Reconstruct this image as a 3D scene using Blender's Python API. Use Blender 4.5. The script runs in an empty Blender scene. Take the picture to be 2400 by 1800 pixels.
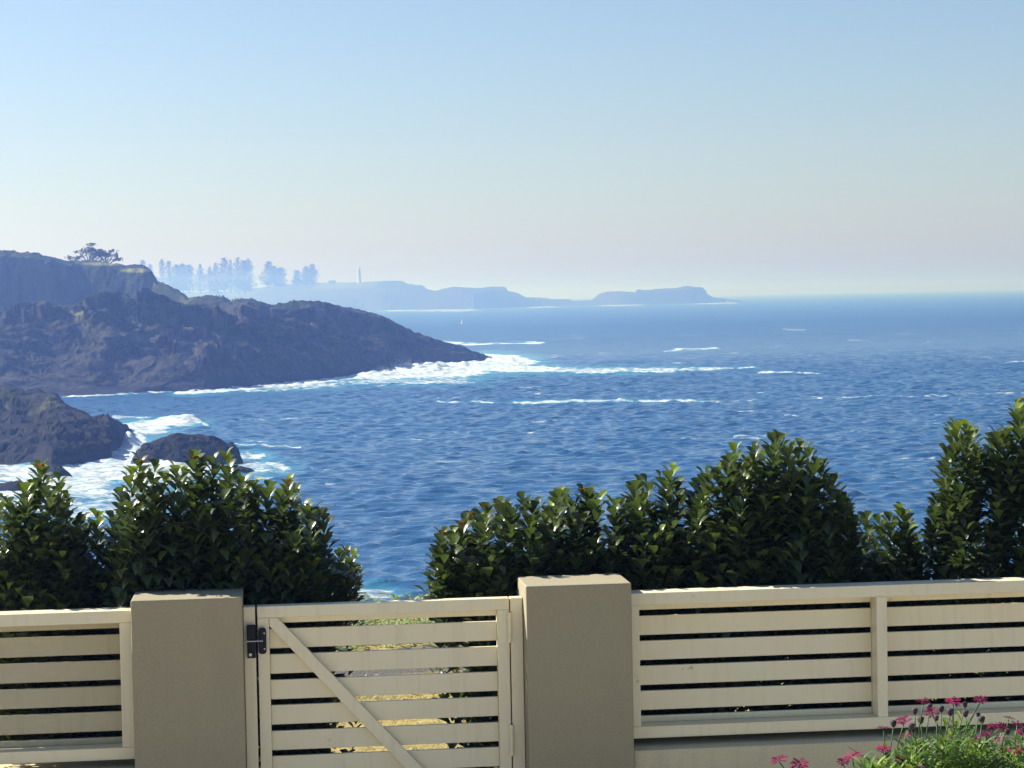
import bpy, math, random
import numpy as np
from mathutils import Matrix, Vector
C = bpy.context.scene.collection
SC = bpy.context.scene
R_ = random.Random(7)
NR = np.random.RandomState(11)

# ------------------------------------------------------------------ camera, sky, sun, exposure
F, CAMZ, YAW, ROLL = 5200.0, 14.0, 0.104, 0.0196
PITCH = math.atan((900 - 695.3) / F)
cp, sp, cr, sr = math.cos(PITCH), math.sin(PITCH), math.cos(ROLL), math.sin(ROLL)
cy, sy = math.cos(YAW), math.sin(YAW)
cam = bpy.data.cameras.new('camera')
cam.sensor_width = 36
cam.lens = 36 * F / 2400
cam.clip_start, cam.clip_end = 0.1, 60000
camo = bpy.data.objects.new('camera', cam)
C.objects.link(camo)
X_, U_, F_ = Vector((1, 0, 0)), Vector((0, sp, cp)), Vector((0, cp, -sp))
rx, ry = cr * X_ - sr * U_, sr * X_ + cr * U_
camo.matrix_world = Matrix(((rx.x, ry.x, -F_.x, 0), (rx.y, ry.y, -F_.y, 0), (rx.z, ry.z, -F_.z, CAMZ), (0, 0, 0, 1)))
SC.camera = camo

SUNF = Vector((-0.18, 0.11, 0.15)).normalized()                 # towards the sun, in the fence's frame
SUN = Vector((SUNF.x * cy - SUNF.y * sy, SUNF.x * sy + SUNF.y * cy, SUNF.z))
EL = math.asin(SUN.z)
AZ = math.atan2(SUN.x, SUN.y)
w = bpy.data.worlds.new('World')
SC.world = w
w.use_nodes = True
nt = w.node_tree
nt.nodes.clear()
sk = nt.nodes.new('ShaderNodeTexSky')
sk.sky_type = 'NISHITA'
sk.sun_disc = False
sk.sun_elevation, sk.sun_rotation = EL, AZ
sk.altitude, sk.air_density, sk.dust_density, sk.ozone_density = 10, 1.0, 0.75, 3.8
bg = nt.nodes.new('ShaderNodeBackground')
bg.inputs['Strength'].default_value = 0.0635
wo = nt.nodes.new('ShaderNodeOutputWorld')
tn = nt.nodes.new('ShaderNodeMix')
tn.data_type, tn.blend_type = 'RGBA', 'MULTIPLY'
tn.inputs[0].default_value = 1.0
tn.inputs[7].default_value = (1.0, 0.975, 1.015, 1)
nt.links.new(sk.outputs[0], tn.inputs[6])
nt.links.new(tn.outputs[2], bg.inputs[0])
nt.links.new(bg.outputs[0], wo.inputs[0])
sl = bpy.data.lights.new('sun', 'SUN')
sl.energy, sl.angle, sl.color = 5.0, math.radians(0.5), (1.0, 0.95, 0.88)
so = bpy.data.objects.new('sun', sl)
C.objects.link(so)
so.rotation_euler = SUN.to_track_quat('Z', 'Y').to_euler()
so.location = (0, 0, 60)
SC.view_settings.view_transform = 'Standard'
SC.view_settings.look = 'None'
SC.view_settings.gamma = 1
SC.view_settings.exposure = 1.07
SC.cycles.volume_bounces = 1
SC.cycles.max_bounces = 8
SC.cycles.caustics_reflective = False
SC.cycles.caustics_refractive = False

# ------------------------------------------------------------------ geometry of the photograph
def ray(px, py):
    a, b = (np.asarray(px, float) - 1200) / F, (900 - np.asarray(py, float)) / F
    x, y = a * cr + b * sr, -a * sr + b * cr
    return x, cp + y * sp, -sp + y * cp
def ts(px, py):                       # (x/y, dz/y) of a pixel's ray
    x, y, z = ray(px, py)
    return x / y, z / y
def at(px, py, Y):                    # world point on the plane y = Y
    t, s = ts(px, py)
    return Vector((float(t) * Y, Y, CAMZ + float(s) * Y))
def fpt(px, py, yd):                  # fence-frame point on the plane parallel to the fence at depth yd
    x, y, z = ray(px, py)
    fx, fy = x * cy + y * sy, -x * sy + y * cy
    k = yd / fy
    return float(fx * k), float(CAMZ + z * k)
def W(x, y, z):                       # fence frame to world
    return Vector((x * cy - y * sy, x * sy + y * cy, z))
def project(Xw, Yw, Zw):
    Zr = Zw - CAMZ
    d = Yw * cp - Zr * sp
    u, v = Xw / d, (Yw * sp + Zr * cp) / d
    return 1200 + F * (u * cr - v * sr), 900 - F * (u * sr + v * cr)

# ------------------------------------------------------------------ noise
def _h(i, j, k, seed):
    n = (i * 374761393 + j * 668265263 + k * 2147483647 + seed * 974711) & 0xffffffff
    n = ((n ^ (n >> 13)) * 1274126177) & 0xffffffff
    n = ((n ^ (n >> 16)) * 2246822519) & 0xffffffff
    return ((n ^ (n >> 15)) & 0xffff) / 65535.0
def vn(x, y, seed=0):
    x, y = np.asarray(x, float), np.asarray(y, float)
    i, j = np.floor(x).astype(np.int64), np.floor(y).astype(np.int64)
    a, b = x - i, y - j
    a, b = a * a * a * (a * (a * 6 - 15) + 10), b * b * b * (b * (b * 6 - 15) + 10)
    k = np.zeros_like(i)
    return ((_h(i, j, k, seed) * (1 - a) + _h(i + 1, j, k, seed) * a) * (1 - b) +
            (_h(i, j + 1, k, seed) * (1 - a) + _h(i + 1, j + 1, k, seed) * a) * b) * 2 - 1
def fbm(x, y, o=4, seed=0, g=0.5):
    s, a = 0, 1
    for q in range(o):
        s = s + a * vn(x * 2 ** q + 17.3 * q, y * 2 ** q - 9.1 * q, seed + q)
        a *= g
    return s
def ridged(x, y, o=4, seed=0):
    s, a = 0, 1
    for q in range(o):
        s = s + a * (1 - 2 * np.abs(vn(x * 2 ** q + 5.7 * q, y * 2 ** q + 3.9 * q, seed + q)))
        a *= 0.5
    return s
def blocks(x, y, seed=0, tilt=0.9):
    """broken facets: each cell has its own height and tilt; also returns how near a crack is"""
    x, y = np.asarray(x, float), np.asarray(y, float)
    i, j = np.floor(x).astype(np.int64), np.floor(y).astype(np.int64)
    k = np.zeros_like(i)
    b1 = np.full(x.shape, 9.0); b2 = np.full(x.shape, 9.0); val = np.zeros(x.shape)
    for a in (-1, 0, 1):
        for b in (-1, 0, 1):
            ci, cj = i + a, j + b
            dx = ci + 0.1 + 0.8 * _h(ci, cj, k, seed) - x
            dy = cj + 0.1 + 0.8 * _h(ci, cj, k, seed + 1) - y
            d = dx * dx + dy * dy
            v = _h(ci, cj, k, seed + 2) * 2 - 1 - tilt * (dx * (_h(ci, cj, k, seed + 3) * 2 - 1) + dy * (_h(ci, cj, k, seed + 4) * 2 - 1.4))
            near = d < b1
            b2 = np.where(near, b1, np.minimum(b2, d))
            val = np.where(near, v, val)
            b1 = np.minimum(b1, d)
    return val, np.sqrt(b2) - np.sqrt(b1)
def sst(a, b, x):
    t = np.clip((x - a) / (b - a), 0, 1)
    return t * t * (3 - 2 * t)

# ------------------------------------------------------------------ object helpers
def tag(o, label=None, cat=None, group=None, kind=None):
    if label: o['label'] = label
    if cat: o['category'] = cat
    if group: o['group'] = group
    if kind: o['kind'] = kind
    return o
def empty(name, loc, rz=0.0):
    o = bpy.data.objects.new(name, None)
    o.empty_display_size = 0.1
    C.objects.link(o)
    o.location = loc
    o.rotation_euler = (0, 0, rz)
    return o
def mesh_obj(name, verts, faces, mat, parent=None, smooth=False, attrs=None, bevel=0):
    me = bpy.data.meshes.new(name)
    verts = np.asarray(verts, np.float32).reshape(-1, 3)
    if isinstance(faces, np.ndarray):
        n, k = faces.shape
        me.vertices.add(len(verts)); me.vertices.foreach_set('co', verts.ravel())
        me.loops.add(n * k); me.loops.foreach_set('vertex_index', faces.astype(np.int32).ravel())
        me.polygons.add(n)
        me.polygons.foreach_set('loop_start', np.arange(0, n * k, k, dtype=np.int32))
        me.update(calc_edges=True)
    else:
        me.from_pydata(verts.tolist(), [], faces)
        me.update()
    if smooth:
        me.polygons.foreach_set('use_smooth', np.ones(len(me.polygons), bool))
    for k, v in (attrs or {}).items():
        at_ = me.attributes.new(k, 'FLOAT', 'POINT')
        at_.data.foreach_set('value', np.asarray(v, np.float32).ravel())
    for m_ in (mat if isinstance(mat, (list, tuple)) else [mat]):
        me.materials.append(m_)
    o = bpy.data.objects.new(name, me)
    C.objects.link(o)
    if parent: o.parent = parent
    if bevel:
        b = o.modifiers.new('bevel', 'BEVEL')
        b.width, b.segments, b.limit_method = bevel, 2, 'ANGLE'
    return o
class MB:
    def __init__(self, org=(0, 0, 0)):
        self.v, self.f, self.o, self.a = [], [], org, []
    def poly(self, pts, faces):
        n = len(self.v)
        self.v += [(p[0] - self.o[0], p[1] - self.o[1], p[2] - self.o[2]) for p in pts]
        self.f += [[n + i for i in f] for f in faces]
    def box(self, x0, x1, y0, y1, z0, z1):
        self.poly([(x0, y0, z0), (x1, y0, z0), (x1, y1, z0), (x0, y1, z0), (x0, y0, z1), (x1, y0, z1), (x1, y1, z1), (x0, y1, z1)],
                  [(0, 3, 2, 1), (4, 5, 6, 7), (0, 1, 5, 4), (1, 2, 6, 5), (2, 3, 7, 6), (3, 0, 4, 7)])
    def prism(self, pts, y0, y1):     # xz outline (counter-clockwise seen from -y) swept along y
        n = len(pts)
        self.poly([(x, y0, z) for x, z in pts] + [(x, y1, z) for x, z in pts],
                  [list(range(n)), list(range(2 * n - 1, n - 1, -1))] + [[(i + 1) % n, i, n + i, n + (i + 1) % n] for i in range(n)])
    def tube(self, pts, rad, k=6, cap=True):
        pts = [Vector(p) for p in pts]
        rings = []
        n0 = len(self.v)
        for i, p in enumerate(pts):
            d = (pts[min(i + 1, len(pts) - 1)] - pts[max(i - 1, 0)]).normalized()
            u = d.orthogonal().normalized() if abs(d.z) > 0.95 else d.cross(Vector((0, 0, 1))).normalized()
            v = d.cross(u)
            r = rad[i] if isinstance(rad, (list, tuple)) else rad
            for q in range(k):
                a = 2 * math.pi * q / k
                s = p + (u * math.cos(a) + v * math.sin(a)) * r
                self.v.append((s.x - self.o[0], s.y - self.o[1], s.z - self.o[2]))
        for i in range(len(pts) - 1):
            for q in range(k):
                a, b = n0 + i * k + q, n0 + i * k + (q + 1) % k
                self.f.append([a, b, b + k, a + k])
        if cap:
            self.f.append([n0 + q for q in range(k)][::-1])
            self.f.append([n0 + (len(pts) - 1) * k + q for q in range(k)])
    def lathe(self, c, prof, k=16):
        n0 = len(self.v)
        for r, z in prof:
            for q in range(k):
                a = 2 * math.pi * q / k
                self.v.append((c[0] + r * math.cos(a) - self.o[0], c[1] + r * math.sin(a) - self.o[1], c[2] + z - self.o[2]))
        for i in range(len(prof) - 1):
            for q in range(k):
                a, b = n0 + i * k + q, n0 + i * k + (q + 1) % k
                self.f.append([a, b, b + k, a + k])
        self.f.append([n0 + (len(prof) - 1) * k + q for q in range(k)])
    def build(self, name, mat, parent=None, smooth=False, bevel=0):
        return mesh_obj(name, self.v, self.f, mat, parent, smooth, None, bevel)

# ------------------------------------------------------------------ materials
class N:
    def __init__(self, name):
        self.m = bpy.data.materials.new(name)
        self.m.use_nodes = True
        self.t = self.m.node_tree
        self.t.nodes.clear()
        self.out = self.t.nodes.new('ShaderNodeOutputMaterial')
    def n(self, typ, ins=None, **kw):
        nd = self.t.nodes.new('ShaderNode' + typ)
        for k, v in kw.items(): setattr(nd, k, v)
        for k, v in (ins or {}).items():
            if isinstance(v, bpy.types.NodeSocket): self.t.links.new(v, nd.inputs[k])
            else: nd.inputs[k].default_value = v
        return nd
    def noise(self, scale, detail=4, rough=0.55, vec=None, dist=0):
        i = {'Scale': scale, 'Detail': detail, 'Roughness': rough, 'Distortion': dist}
        if vec is None: vec = self.n('TexCoord').outputs['Object']
        i['Vector'] = vec
        return self.n('TexNoise', i).outputs['Fac']
    def ramp(self, fac, stops):
        r = self.n('ValToRGB', {'Fac': fac})
        e = r.color_ramp.elements
        while len(e) < len(stops): e.new(0.5)
        for q, (p, c) in enumerate(stops):
            e[q].position = p
            e[q].color = (c, c, c, 1) if isinstance(c, (int, float)) else (*c, 1)
        return r.outputs['Color']
    def mix(self, fac, a, b, mode='MIX'):
        nd = self.t.nodes.new('ShaderNodeMix')
        nd.data_type = 'RGBA'
        nd.blend_type = mode
        for k, v in ((0, fac), (6, a), (7, b)):
            if isinstance(v, bpy.types.NodeSocket): self.t.links.new(v, nd.inputs[k])
            else: nd.inputs[k].default_value = (*v, 1) if isinstance(v, tuple) else v
        return nd.outputs[2]
    def math(self, op, a, b=0.0, clamp=False):
        nd = self.n('Math', operation=op)
        nd.use_clamp = clamp
        for k, v in ((0, a), (1, b)):
            if isinstance(v, bpy.types.NodeSocket): self.t.links.new(v, nd.inputs[k])
            else: nd.inputs[k].default_value = v
        return nd.outputs[0]
    def attr(self, name):
        return self.n('Attribute', attribute_name=name).outputs['Fac']
    def bump(self, h, strength, dist, normal=None):
        i = {'Height': h, 'Strength': strength, 'Distance': dist}
        if normal is not None: i['Normal'] = normal
        return self.n('Bump', i).outputs['Normal']
    def bsdf(self, col, rough=0.6, normal=None, spec=0.5, metal=0.0):
        i = {'Base Color': (*col, 1) if isinstance(col, tuple) else col, 'Roughness': rough, 'Specular IOR Level': spec, 'Metallic': metal}
        if normal is not None: i['Normal'] = normal
        return self.n('BsdfPrincipled', i)
    def done(self, sh):
        self.t.links.new(sh.outputs[0], self.out.inputs['Surface'])
        return self.m

def m_plain(name, col, rough=0.6, var=0.12, scale=8, bump=0.0, spec=0.5, metal=0.0):
    k = N(name)
    f = k.noise(scale)
    c = k.mix(f, tuple(x * (1 - var) for x in col), tuple(min(1, x * (1 + var)) for x in col))
    nm = k.bump(k.noise(scale * 6, 3), 0.4, bump) if bump else None
    return k.done(k.bsdf(c, rough, nm, spec, metal))

def m_paint():
    k = N('cream powder coated metal')
    g = k.n('NewGeometry').outputs['Position']
    big = k.noise(1.7, 5, 0.6, g)
    streak = k.noise(1.0, 4, 0.6, k.n('Mapping', {'Vector': g, 'Scale': (28, 28, 2.2)}).outputs[0])
    fine = k.noise(60, 3, 0.6, g)
    c = k.mix(k.ramp(big, [(0.3, 0.0), (0.75, 1.0)]), (0.80, 0.722, 0.495), (0.75, 0.672, 0.45))
    c = k.mix(k.math('MULTIPLY', k.ramp(streak, [(0.52, 0.0), (0.8, 1.0)]), 0.3), c, (0.50, 0.42, 0.27))
    spots = k.ramp(k.noise(9, 6, 0.75, g), [(0.675, 0.0), (0.70, 1.0)])
    c = k.mix(k.math('MULTIPLY', spots, 0.55), c, (0.16, 0.13, 0.09))
    return k.done(k.bsdf(c, k.ramp(fine, [(0.2, 0.36), (0.8, 0.5)]), k.bump(fine, 0.25, 0.0006), 0.45))
def m_render(f=1.0):
    k = N('sand coloured acrylic render' if f == 1 else 'acrylic render with reflected sun')  # the wall copy is lighter, with reflected sunlight put into its colour
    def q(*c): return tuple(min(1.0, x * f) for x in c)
    g = k.n('NewGeometry').outputs['Position']
    grain = k.noise(150, 4, 0.75, g)
    mid = k.noise(38, 4, 0.6, g)
    big = k.noise(2.3, 5, 0.6, g)
    c = k.mix(k.ramp(big, [(0.3, 0.0), (0.7, 1.0)]), q(0.30, 0.265, 0.165), q(0.27, 0.235, 0.145))
    c = k.mix(k.ramp(grain, [(0.3, 0.0), (0.72, 1.0)]), c, q(0.36, 0.32, 0.215))
    run = k.noise(1.0, 5, 0.65, k.n('Mapping', {'Vector': g, 'Scale': (9, 9, 1.1)}).outputs[0])
    c = k.mix(k.math('MULTIPLY', k.ramp(run, [(0.5, 0.0), (0.75, 1.0)]), 0.28), c, (0.25, 0.22, 0.16))
    c = k.mix(k.math('MULTIPLY', k.ramp(k.noise(23, 5, 0.7, g), [(0.68, 0.0), (0.72, 1.0)]), 0.22), c, (0.22, 0.19, 0.14))
    nm = k.bump(grain, 0.55, 0.0022, k.bump(mid, 0.25, 0.004))
    return k.done(k.bsdf(c, 0.92, nm, 0.2))
def m_leaf(name, a, b, new, rough=0.3, trans=None):
    k = N(name)
    tint = k.attr('tint')
    young = k.attr('young')
    c = k.mix(tint, a, b)
    c = k.mix(young, c, new)
    nm = k.bump(k.noise(90, 2), 0.25, 0.002)
    p = k.bsdf(c, rough, nm, 0.5)
    tr = k.n('BsdfTranslucent', {'Color': k.mix(0.5, c, trans) if trans else c})
    mx = k.n('MixShader', {0: 0.22})
    k.t.links.new(p.outputs[0], mx.inputs[1])
    k.t.links.new(tr.outputs[0], mx.inputs[2])
    return k.done(mx)
def m_terrain(name, far=False, s=1.0, dk=1.0):
    k = N(name)
    g = k.n('NewGeometry')
    P = g.outputs['Position']
    veg = k.attr('veg')
    grass = k.attr('grass')
    s = 0.25 if far else s
    n1 = k.noise(0.09 * s, 6, 0.62, P)
    n4 = k.noise(7.0 * s, 4, 0.7, P)
    n2 = k.noise(0.55 * s, 6, 0.68, P)
    n3 = k.noise(2.3 * s, 5, 0.7, P)
    rock = k.mix(k.ramp(n2, [(0.35, 0.0), (0.68, 1.0)]), (0.016, 0.016, 0.015), (0.106, 0.097, 0.072))
    rock = k.mix(k.ramp(n1, [(0.42, 0.0), (0.7, 1.0)]), rock, (0.036, 0.033, 0.027))
    rock = k.mix(k.math('MULTIPLY', k.ramp(n3, [(0.57, 0.0), (0.72, 1.0)]), 0.75), rock, (0.28, 0.25, 0.205))
    rock = k.mix(1.0 - dk, rock, (0.010, 0.011, 0.013))
    rock = k.mix(k.attr('wet'), rock, (0.026, 0.026, 0.028))
    gr = k.mix(k.ramp(n2, [(0.3, 0.0), (0.7, 1.0)]), (0.011, 0.020, 0.009), (0.042, 0.054, 0.020))
    gr = k.mix(k.ramp(n3, [(0.35, 0.0), (0.7, 1.0)]), gr, (0.030, 0.043, 0.016))
    gr = k.mix(grass, gr, (0.30, 0.29, 0.10))
    vm = k.math('ADD', veg, k.math('MULTIPLY', k.math('SUBTRACT', n2, 0.5), 1.3))
    c = k.mix(k.ramp(vm, [(0.42, 0.0), (0.6, 1.0)]), rock, gr)
    nm = k.bump(n4, 0.7, 0.16 / s, k.bump(n3, 0.8, 0.6 / s, k.bump(n2, 0.7, 1.6 / s)))
    return k.done(k.bsdf(c, 0.9, nm, 0.06))
def m_sea():
    k = N('sea water')
    P = k.n('NewGeometry').outputs['Position']
    foam, teal = k.attr('foam'), k.attr('teal')
    mp = k.n('Mapping', {'Vector': P, 'Scale': (0.75, 1.0, 1.0), 'Rotation': (0, 0, 0.35)}).outputs[0]
    w1 = k.noise(1.7, 4, 0.62, mp, 0.4)
    w2 = k.noise(0.6, 4, 0.62, mp, 0.5)
    w3 = k.noise(6.5, 3, 0.6, mp)
    yy = k.n('SeparateXYZ', {0: P}).outputs[1]
    far = k.n('MapRange', {'Value': yy, 'From Min': 340.0, 'From Max': 700.0}).outputs[0]
    w4 = k.noise(0.17, 5, 0.7, mp, 0.6)
    nm = k.bump(w2, 0.28, 0.4, k.bump(w1, 0.6, 0.24, k.bump(w3, 0.5, 0.06)))
    fb_ = k.n('Bump', {'Height': w4, 'Distance': 2.2, 'Normal': nm, 'Strength': k.math('MULTIPLY', far, 0.9)})
    nm = fb_.outputs['Normal']
    body = k.mix(k.ramp(k.noise(0.016, 4, 0.55, P), [(0.35, 0.0), (0.7, 1.0)]), (0.013, 0.070, 0.168), (0.016, 0.082, 0.192))
    body = k.mix(teal, body, (0.06, 0.30, 0.40))
    rr = k.n('MapRange', {'Value': yy, 'From Min': 300.0, 'From Max': 1000.0, 'To Min': 0.09, 'To Max': 0.40}).outputs[0]
    water = k.bsdf(body, rr, nm, 0.5)
    water.inputs['IOR'].default_value = 1.33
    fm = k.n('Mapping', {'Vector': P, 'Scale': (0.5, 1.0, 1.0)}).outputs[0]
    fn = k.noise(1.1, 7, 0.72, fm, 0.9)
    fn2 = k.noise(0.23, 5, 0.65, fm, 1.2)
    lace = k.math('SUBTRACT', k.math('MULTIPLY', k.math('ADD', fn, k.math('MULTIPLY', fn2, 0.8)), 1.4), 1.26)
    fv = k.math('ADD', foam, k.math('MULTIPLY', lace, 1.25))
    fv = k.math('MULTIPLY', k.ramp(fv, [(0.32, 0.0), (0.72, 1.0)]), k.ramp(foam, [(0.03, 0.0), (0.14, 1.0)]))
    fc = k.mix(k.ramp(fn, [(0.3, 0.0), (0.65, 1.0)]), (0.30, 0.46, 0.54), (0.80, 0.82, 0.82))
    fb = k.bsdf(fc, 0.9, k.bump(fn, 1.0, 0.5), 0.1)
    mx = k.n('MixShader', {0: fv})
    k.t.links.new(water.outputs[0], mx.inputs[1])
    k.t.links.new(fb.outputs[0], mx.inputs[2])
    return k.done(mx)
def m_ground():
    k = N('dry lawn and gravel path')
    P = k.n('NewGeometry').outputs['Position']
    n1, n2 = k.noise(2.2, 5, 0.65, P), k.noise(38, 4, 0.7, P)
    dry = k.mix(k.ramp(n2, [(0.3, 0.0), (0.7, 1.0)]), (0.26, 0.19, 0.06), (0.50, 0.40, 0.17))
    dry = k.mix(k.ramp(n1, [(0.45, 0.0), (0.7, 1.0)]), dry, (0.16, 0.16, 0.05))
    gv = k.mix(k.ramp(k.noise(75, 3, 0.6, P), [(0.35, 0.0), (0.65, 1.0)]), (0.06, 0.055, 0.05), (0.16, 0.15, 0.135))
    c = k.mix(k.attr('gravel'), dry, gv)
    pv = k.mix(k.ramp(n1, [(0.35, 0.0), (0.7, 1.0)]), (0.60, 0.53, 0.42), (0.52, 0.45, 0.35))
    c = k.mix(k.attr('bounce_paving'), c, pv)  # unseen pale slabs added before the fence to bounce sun onto it
    c = k.mix(k.attr('shade_mulch'), c, k.mix(k.ramp(n2, [(0.3, 0.0), (0.7, 1.0)]), (0.022, 0.017, 0.012), (0.07, 0.05, 0.034)))  # dark soil under the hedge, added to deepen the shade behind the slats
    return k.done(k.bsdf(c, 0.95, k.bump(n2, 0.8, 0.02), 0.1))

M = dict(
    paint=m_paint(), render=m_render(), litwallrender=m_render(1.85),
    black=m_plain('black plastic', (0.008, 0.009, 0.013), 0.5, 0.1, 20, 0, 0.2),
    steel=m_plain('brushed steel', (0.45, 0.44, 0.42), 0.38, 0.15, 40, 0, 0.5, 0.8),
    leaf=m_leaf('glossy hedge leaf', (0.022, 0.038, 0.011), (0.070, 0.095, 0.026), (0.28, 0.36, 0.03), 0.3, (0.13, 0.22, 0.03)),
    newleaf=m_leaf('orange new growth', (0.33, 0.13, 0.035), (0.36, 0.30, 0.05), (0.5, 0.4, 0.06), 0.4),
    bark=m_plain('grey brown bark', (0.16, 0.125, 0.09), 0.85, 0.3, 40, 0.002),
    daisyleaf=m_leaf('daisy leaf', (0.045, 0.105, 0.014), (0.14, 0.25, 0.028), (0.36, 0.44, 0.06), 0.45, (0.3, 0.42, 0.04)),
    petal=m_leaf('pink petal', (0.25, 0.005, 0.065), (0.37, 0.013, 0.11), (0.30, 0.010, 0.04), 0.5),
    petaldark=m_leaf('crimson petal', (0.12, 0.004, 0.030), (0.20, 0.010, 0.055), (0.2, 0.01, 0.03), 0.5),
    eye=m_plain('dark flower centre', (0.045, 0.012, 0.035), 0.8, 0.3, 80),
    bud=m_plain('spent flower head', (0.055, 0.035, 0.04), 0.8, 0.4, 60),
    orange=m_leaf('orange petal', (0.75, 0.17, 0.01), (0.8, 0.36, 0.02), (0.8, 0.3, 0.02), 0.5),
    terrain=m_terrain('weathered coastal rock and scrub'), nrock=m_terrain('dark shore rock', False, 3.0, 0.42), fterrain=m_terrain('far headland rock and grass', True),
    sea=m_sea(), ground=m_ground(),
    pine=m_plain('dark pine foliage', (0.030, 0.048, 0.026), 0.8, 0.4, 0.4),
    wood=m_plain('far trunk bark', (0.10, 0.08, 0.065), 0.85, 0.2, 2),
    white=m_plain('white painted masonry', (0.88, 0.87, 0.84), 0.6, 0.04, 0.5),
    roofm=m_plain('pale sheet roof', (0.55, 0.53, 0.52), 0.5, 0.1, 0.5),
    sail=m_leaf('white sailcloth', (0.8, 0.8, 0.78), (0.85, 0.85, 0.83), (0.85, 0.85, 0.83), 0.7),
    drygrass=m_leaf('dry grass blade', (0.40, 0.29, 0.09), (0.56, 0.46, 0.20), (0.30, 0.30, 0.08), 0.7),
    fleshy=m_leaf('pale groundcover leaf', (0.15, 0.25, 0.06), (0.34, 0.43, 0.16), (0.45, 0.48, 0.2), 0.5),
)

# ------------------------------------------------------------------ sea
def build_sea():
    tf = np.linspace(-0.265, 0.265, 560)
    side = np.concatenate([np.linspace(0.28, 0.5, 12), np.linspace(0.6, 1.8, 9)])
    t = np.concatenate([-side[::-1], tf, side])
    ys = [62.0]
    while ys[-1] < 12000:
        y = ys[-1]
        ys.append(y + (0.37 if y < 400 else 0.37 + (y - 400) * 0.006))
    Y = np.array(ys)
    T, YY = np.meshgrid(t, Y)
    X = T * YY
    Z = np.zeros_like(X)
    DX, DY = np.zeros_like(X), np.zeros_like(X)
    rowsp = np.gradient(Y)[:, None]
    colsp = np.gradient(t)[None, :] * YY
    spc = np.maximum(rowsp, colsp)
    rs = np.random.RandomState(5)
    waves = []
    for i in range(84):
        lam = 0.95 * (3.3 / 0.95) ** rs.rand()
        waves.append((lam, rs.normal(0, 0.7) - math.pi / 2 + 0.3, 0.035, rs.rand() * 6.28))
    for i in range(20):
        lam = 3.4 * (9.0 / 3.4) ** rs.rand()
        waves.append((lam, rs.normal(0, 0.5) - math.pi / 2 + 0.3, 0.0065, rs.rand() * 6.28))
    for lam, sl_ in ((13, 0.005), (19, 0.005), (28, 0.003), (46, 0.003), (75, 0.003)):
        waves.append((lam, rs.normal(0, 0.25) - math.pi / 2 + 0.25, sl_, rs.rand() * 6.28))
    gust = 0.93 + 0.14 * sst(-0.6, 0.8, fbm(X / 30, YY / 60, 3, 40))
    for lam, th, slope, ph in waves:
        fade = sst(1.9, 3.6, lam / spc)
        if fade.max() <= 0: continue
        kx, ky = math.cos(th), math.sin(th)
        kk = 2 * math.pi / lam
        a = slope / kk * fade * (gust if lam < 20 else 1)
        arg = kk * (X * kx + YY * ky) + ph
        Z += a * np.cos(arg)
        DX -= a * kx * np.sin(arg) * 0.9
        DY -= a * ky * np.sin(arg) * 0.9
    # foam, aerated teal water and broken waves, laid down on the sea surface
    PX, PY = project(X, YY, 0 * X)
    foam, teal = np.zeros_like(X), np.zeros_like(X)
    def ell(cx, cyy, rx_, ry_, s):
        q = ((PX - cx) / rx_) ** 2 + ((PY - cyy) / ry_) ** 2
        np.maximum(foam, s * (1 - sst(0.35, 1.25, q)), out=foam)
        q2 = ((PX - cx) / (rx_ * 1.5 + 12)) ** 2 + ((PY - cyy) / (ry_ * 1.5 + 6)) ** 2
        np.maximum(teal, 0.75 * s * (1 - sst(0.2, 1.2, q2)), out=teal)
    def line(pts, th0, s0, tl=1.0):
        for (x0, y0), (x1, y1) in zip(pts[:-1], pts[1:]):
            m_ = (PX > min(x0, x1) - 60) & (PX < max(x0, x1) + 60) & (PY > min(y0, y1) - 40) & (PY < max(y0, y1) + 40)
            if not m_.any(): continue
            ax, ay = PX[m_] - x0, PY[m_] - y0
            L = (x1 - x0) ** 2 + (y1 - y0) ** 2
            h = np.clip((ax * (x1 - x0) + ay * (y1 - y0)) / L, 0, 1)
            th = th0 * (0.52 if th0 < 5.5 else 0.9)
            s = s0 * (0.88 if th0 < 5.5 else 1.0)
            dx, dy = ax - h * (x1 - x0), ay - h * (y1 - y0)
            q = (dx / (th * 3)) ** 2 + (dy / th) ** 2
            foam[m_] = np.maximum(foam[m_], s * (1 - sst(0.25, 1.5, q)))
            q2 = (dx / (th * 6)) ** 2 + (dy / (th * 2.4)) ** 2
            teal[m_] = np.maximum(teal[m_], tl * 0.6 * s * (1 - sst(0.1, 1.2, q2)))
    wob = fbm(X / 9, YY / 14, 3, 77)
    PX = PX + wob * 14
    PY = PY + fbm(X / 7, YY / 16, 3, 78) * 3.0
    line([(120, 930), (300, 923), (430, 918)], 3.2, 0.62)
    line([(430, 917), (520, 913), (600, 906), (700, 897), (790, 890)], 8, 0.95)
    line([(560, 917), (700, 908), (860, 898)], 6, 0.45)
    for e in ((840, 882, 110, 13, 1.0), (930, 868, 130, 22, 1.1), (1010, 872, 140, 18, 1.0), (1110, 858, 120, 16, 1.0), (1190, 848, 80, 12, 0.95),
              (1160, 836, 60, 7, 0.85), (1230, 866, 110, 9, 0.8), (960, 893, 170, 10, 0.5), (700, 905, 120, 8, 0.5),
              (250, 1090, 120, 40, 0.84), (185, 1130, 90, 30, 0.8), (330, 1112, 130, 32, 0.8), (60, 1110, 110, 26, 0.8), (420, 1098, 130, 22, 0.8),
              (310, 1040, 45, 36, 1.0), (345, 1003, 60, 16, 0.8), (420, 992, 60, 7, 0.85), (255, 1175, 170, 36, 0.52), (60, 1165, 120, 40, 0.7),
              (590, 1069, 36, 9, 0.8), (610, 1098, 70, 14, 0.55), (860, 1392, 60, 14, 0.6), (520, 1140, 80, 20, 0.5)):
        ell(*e)
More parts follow.
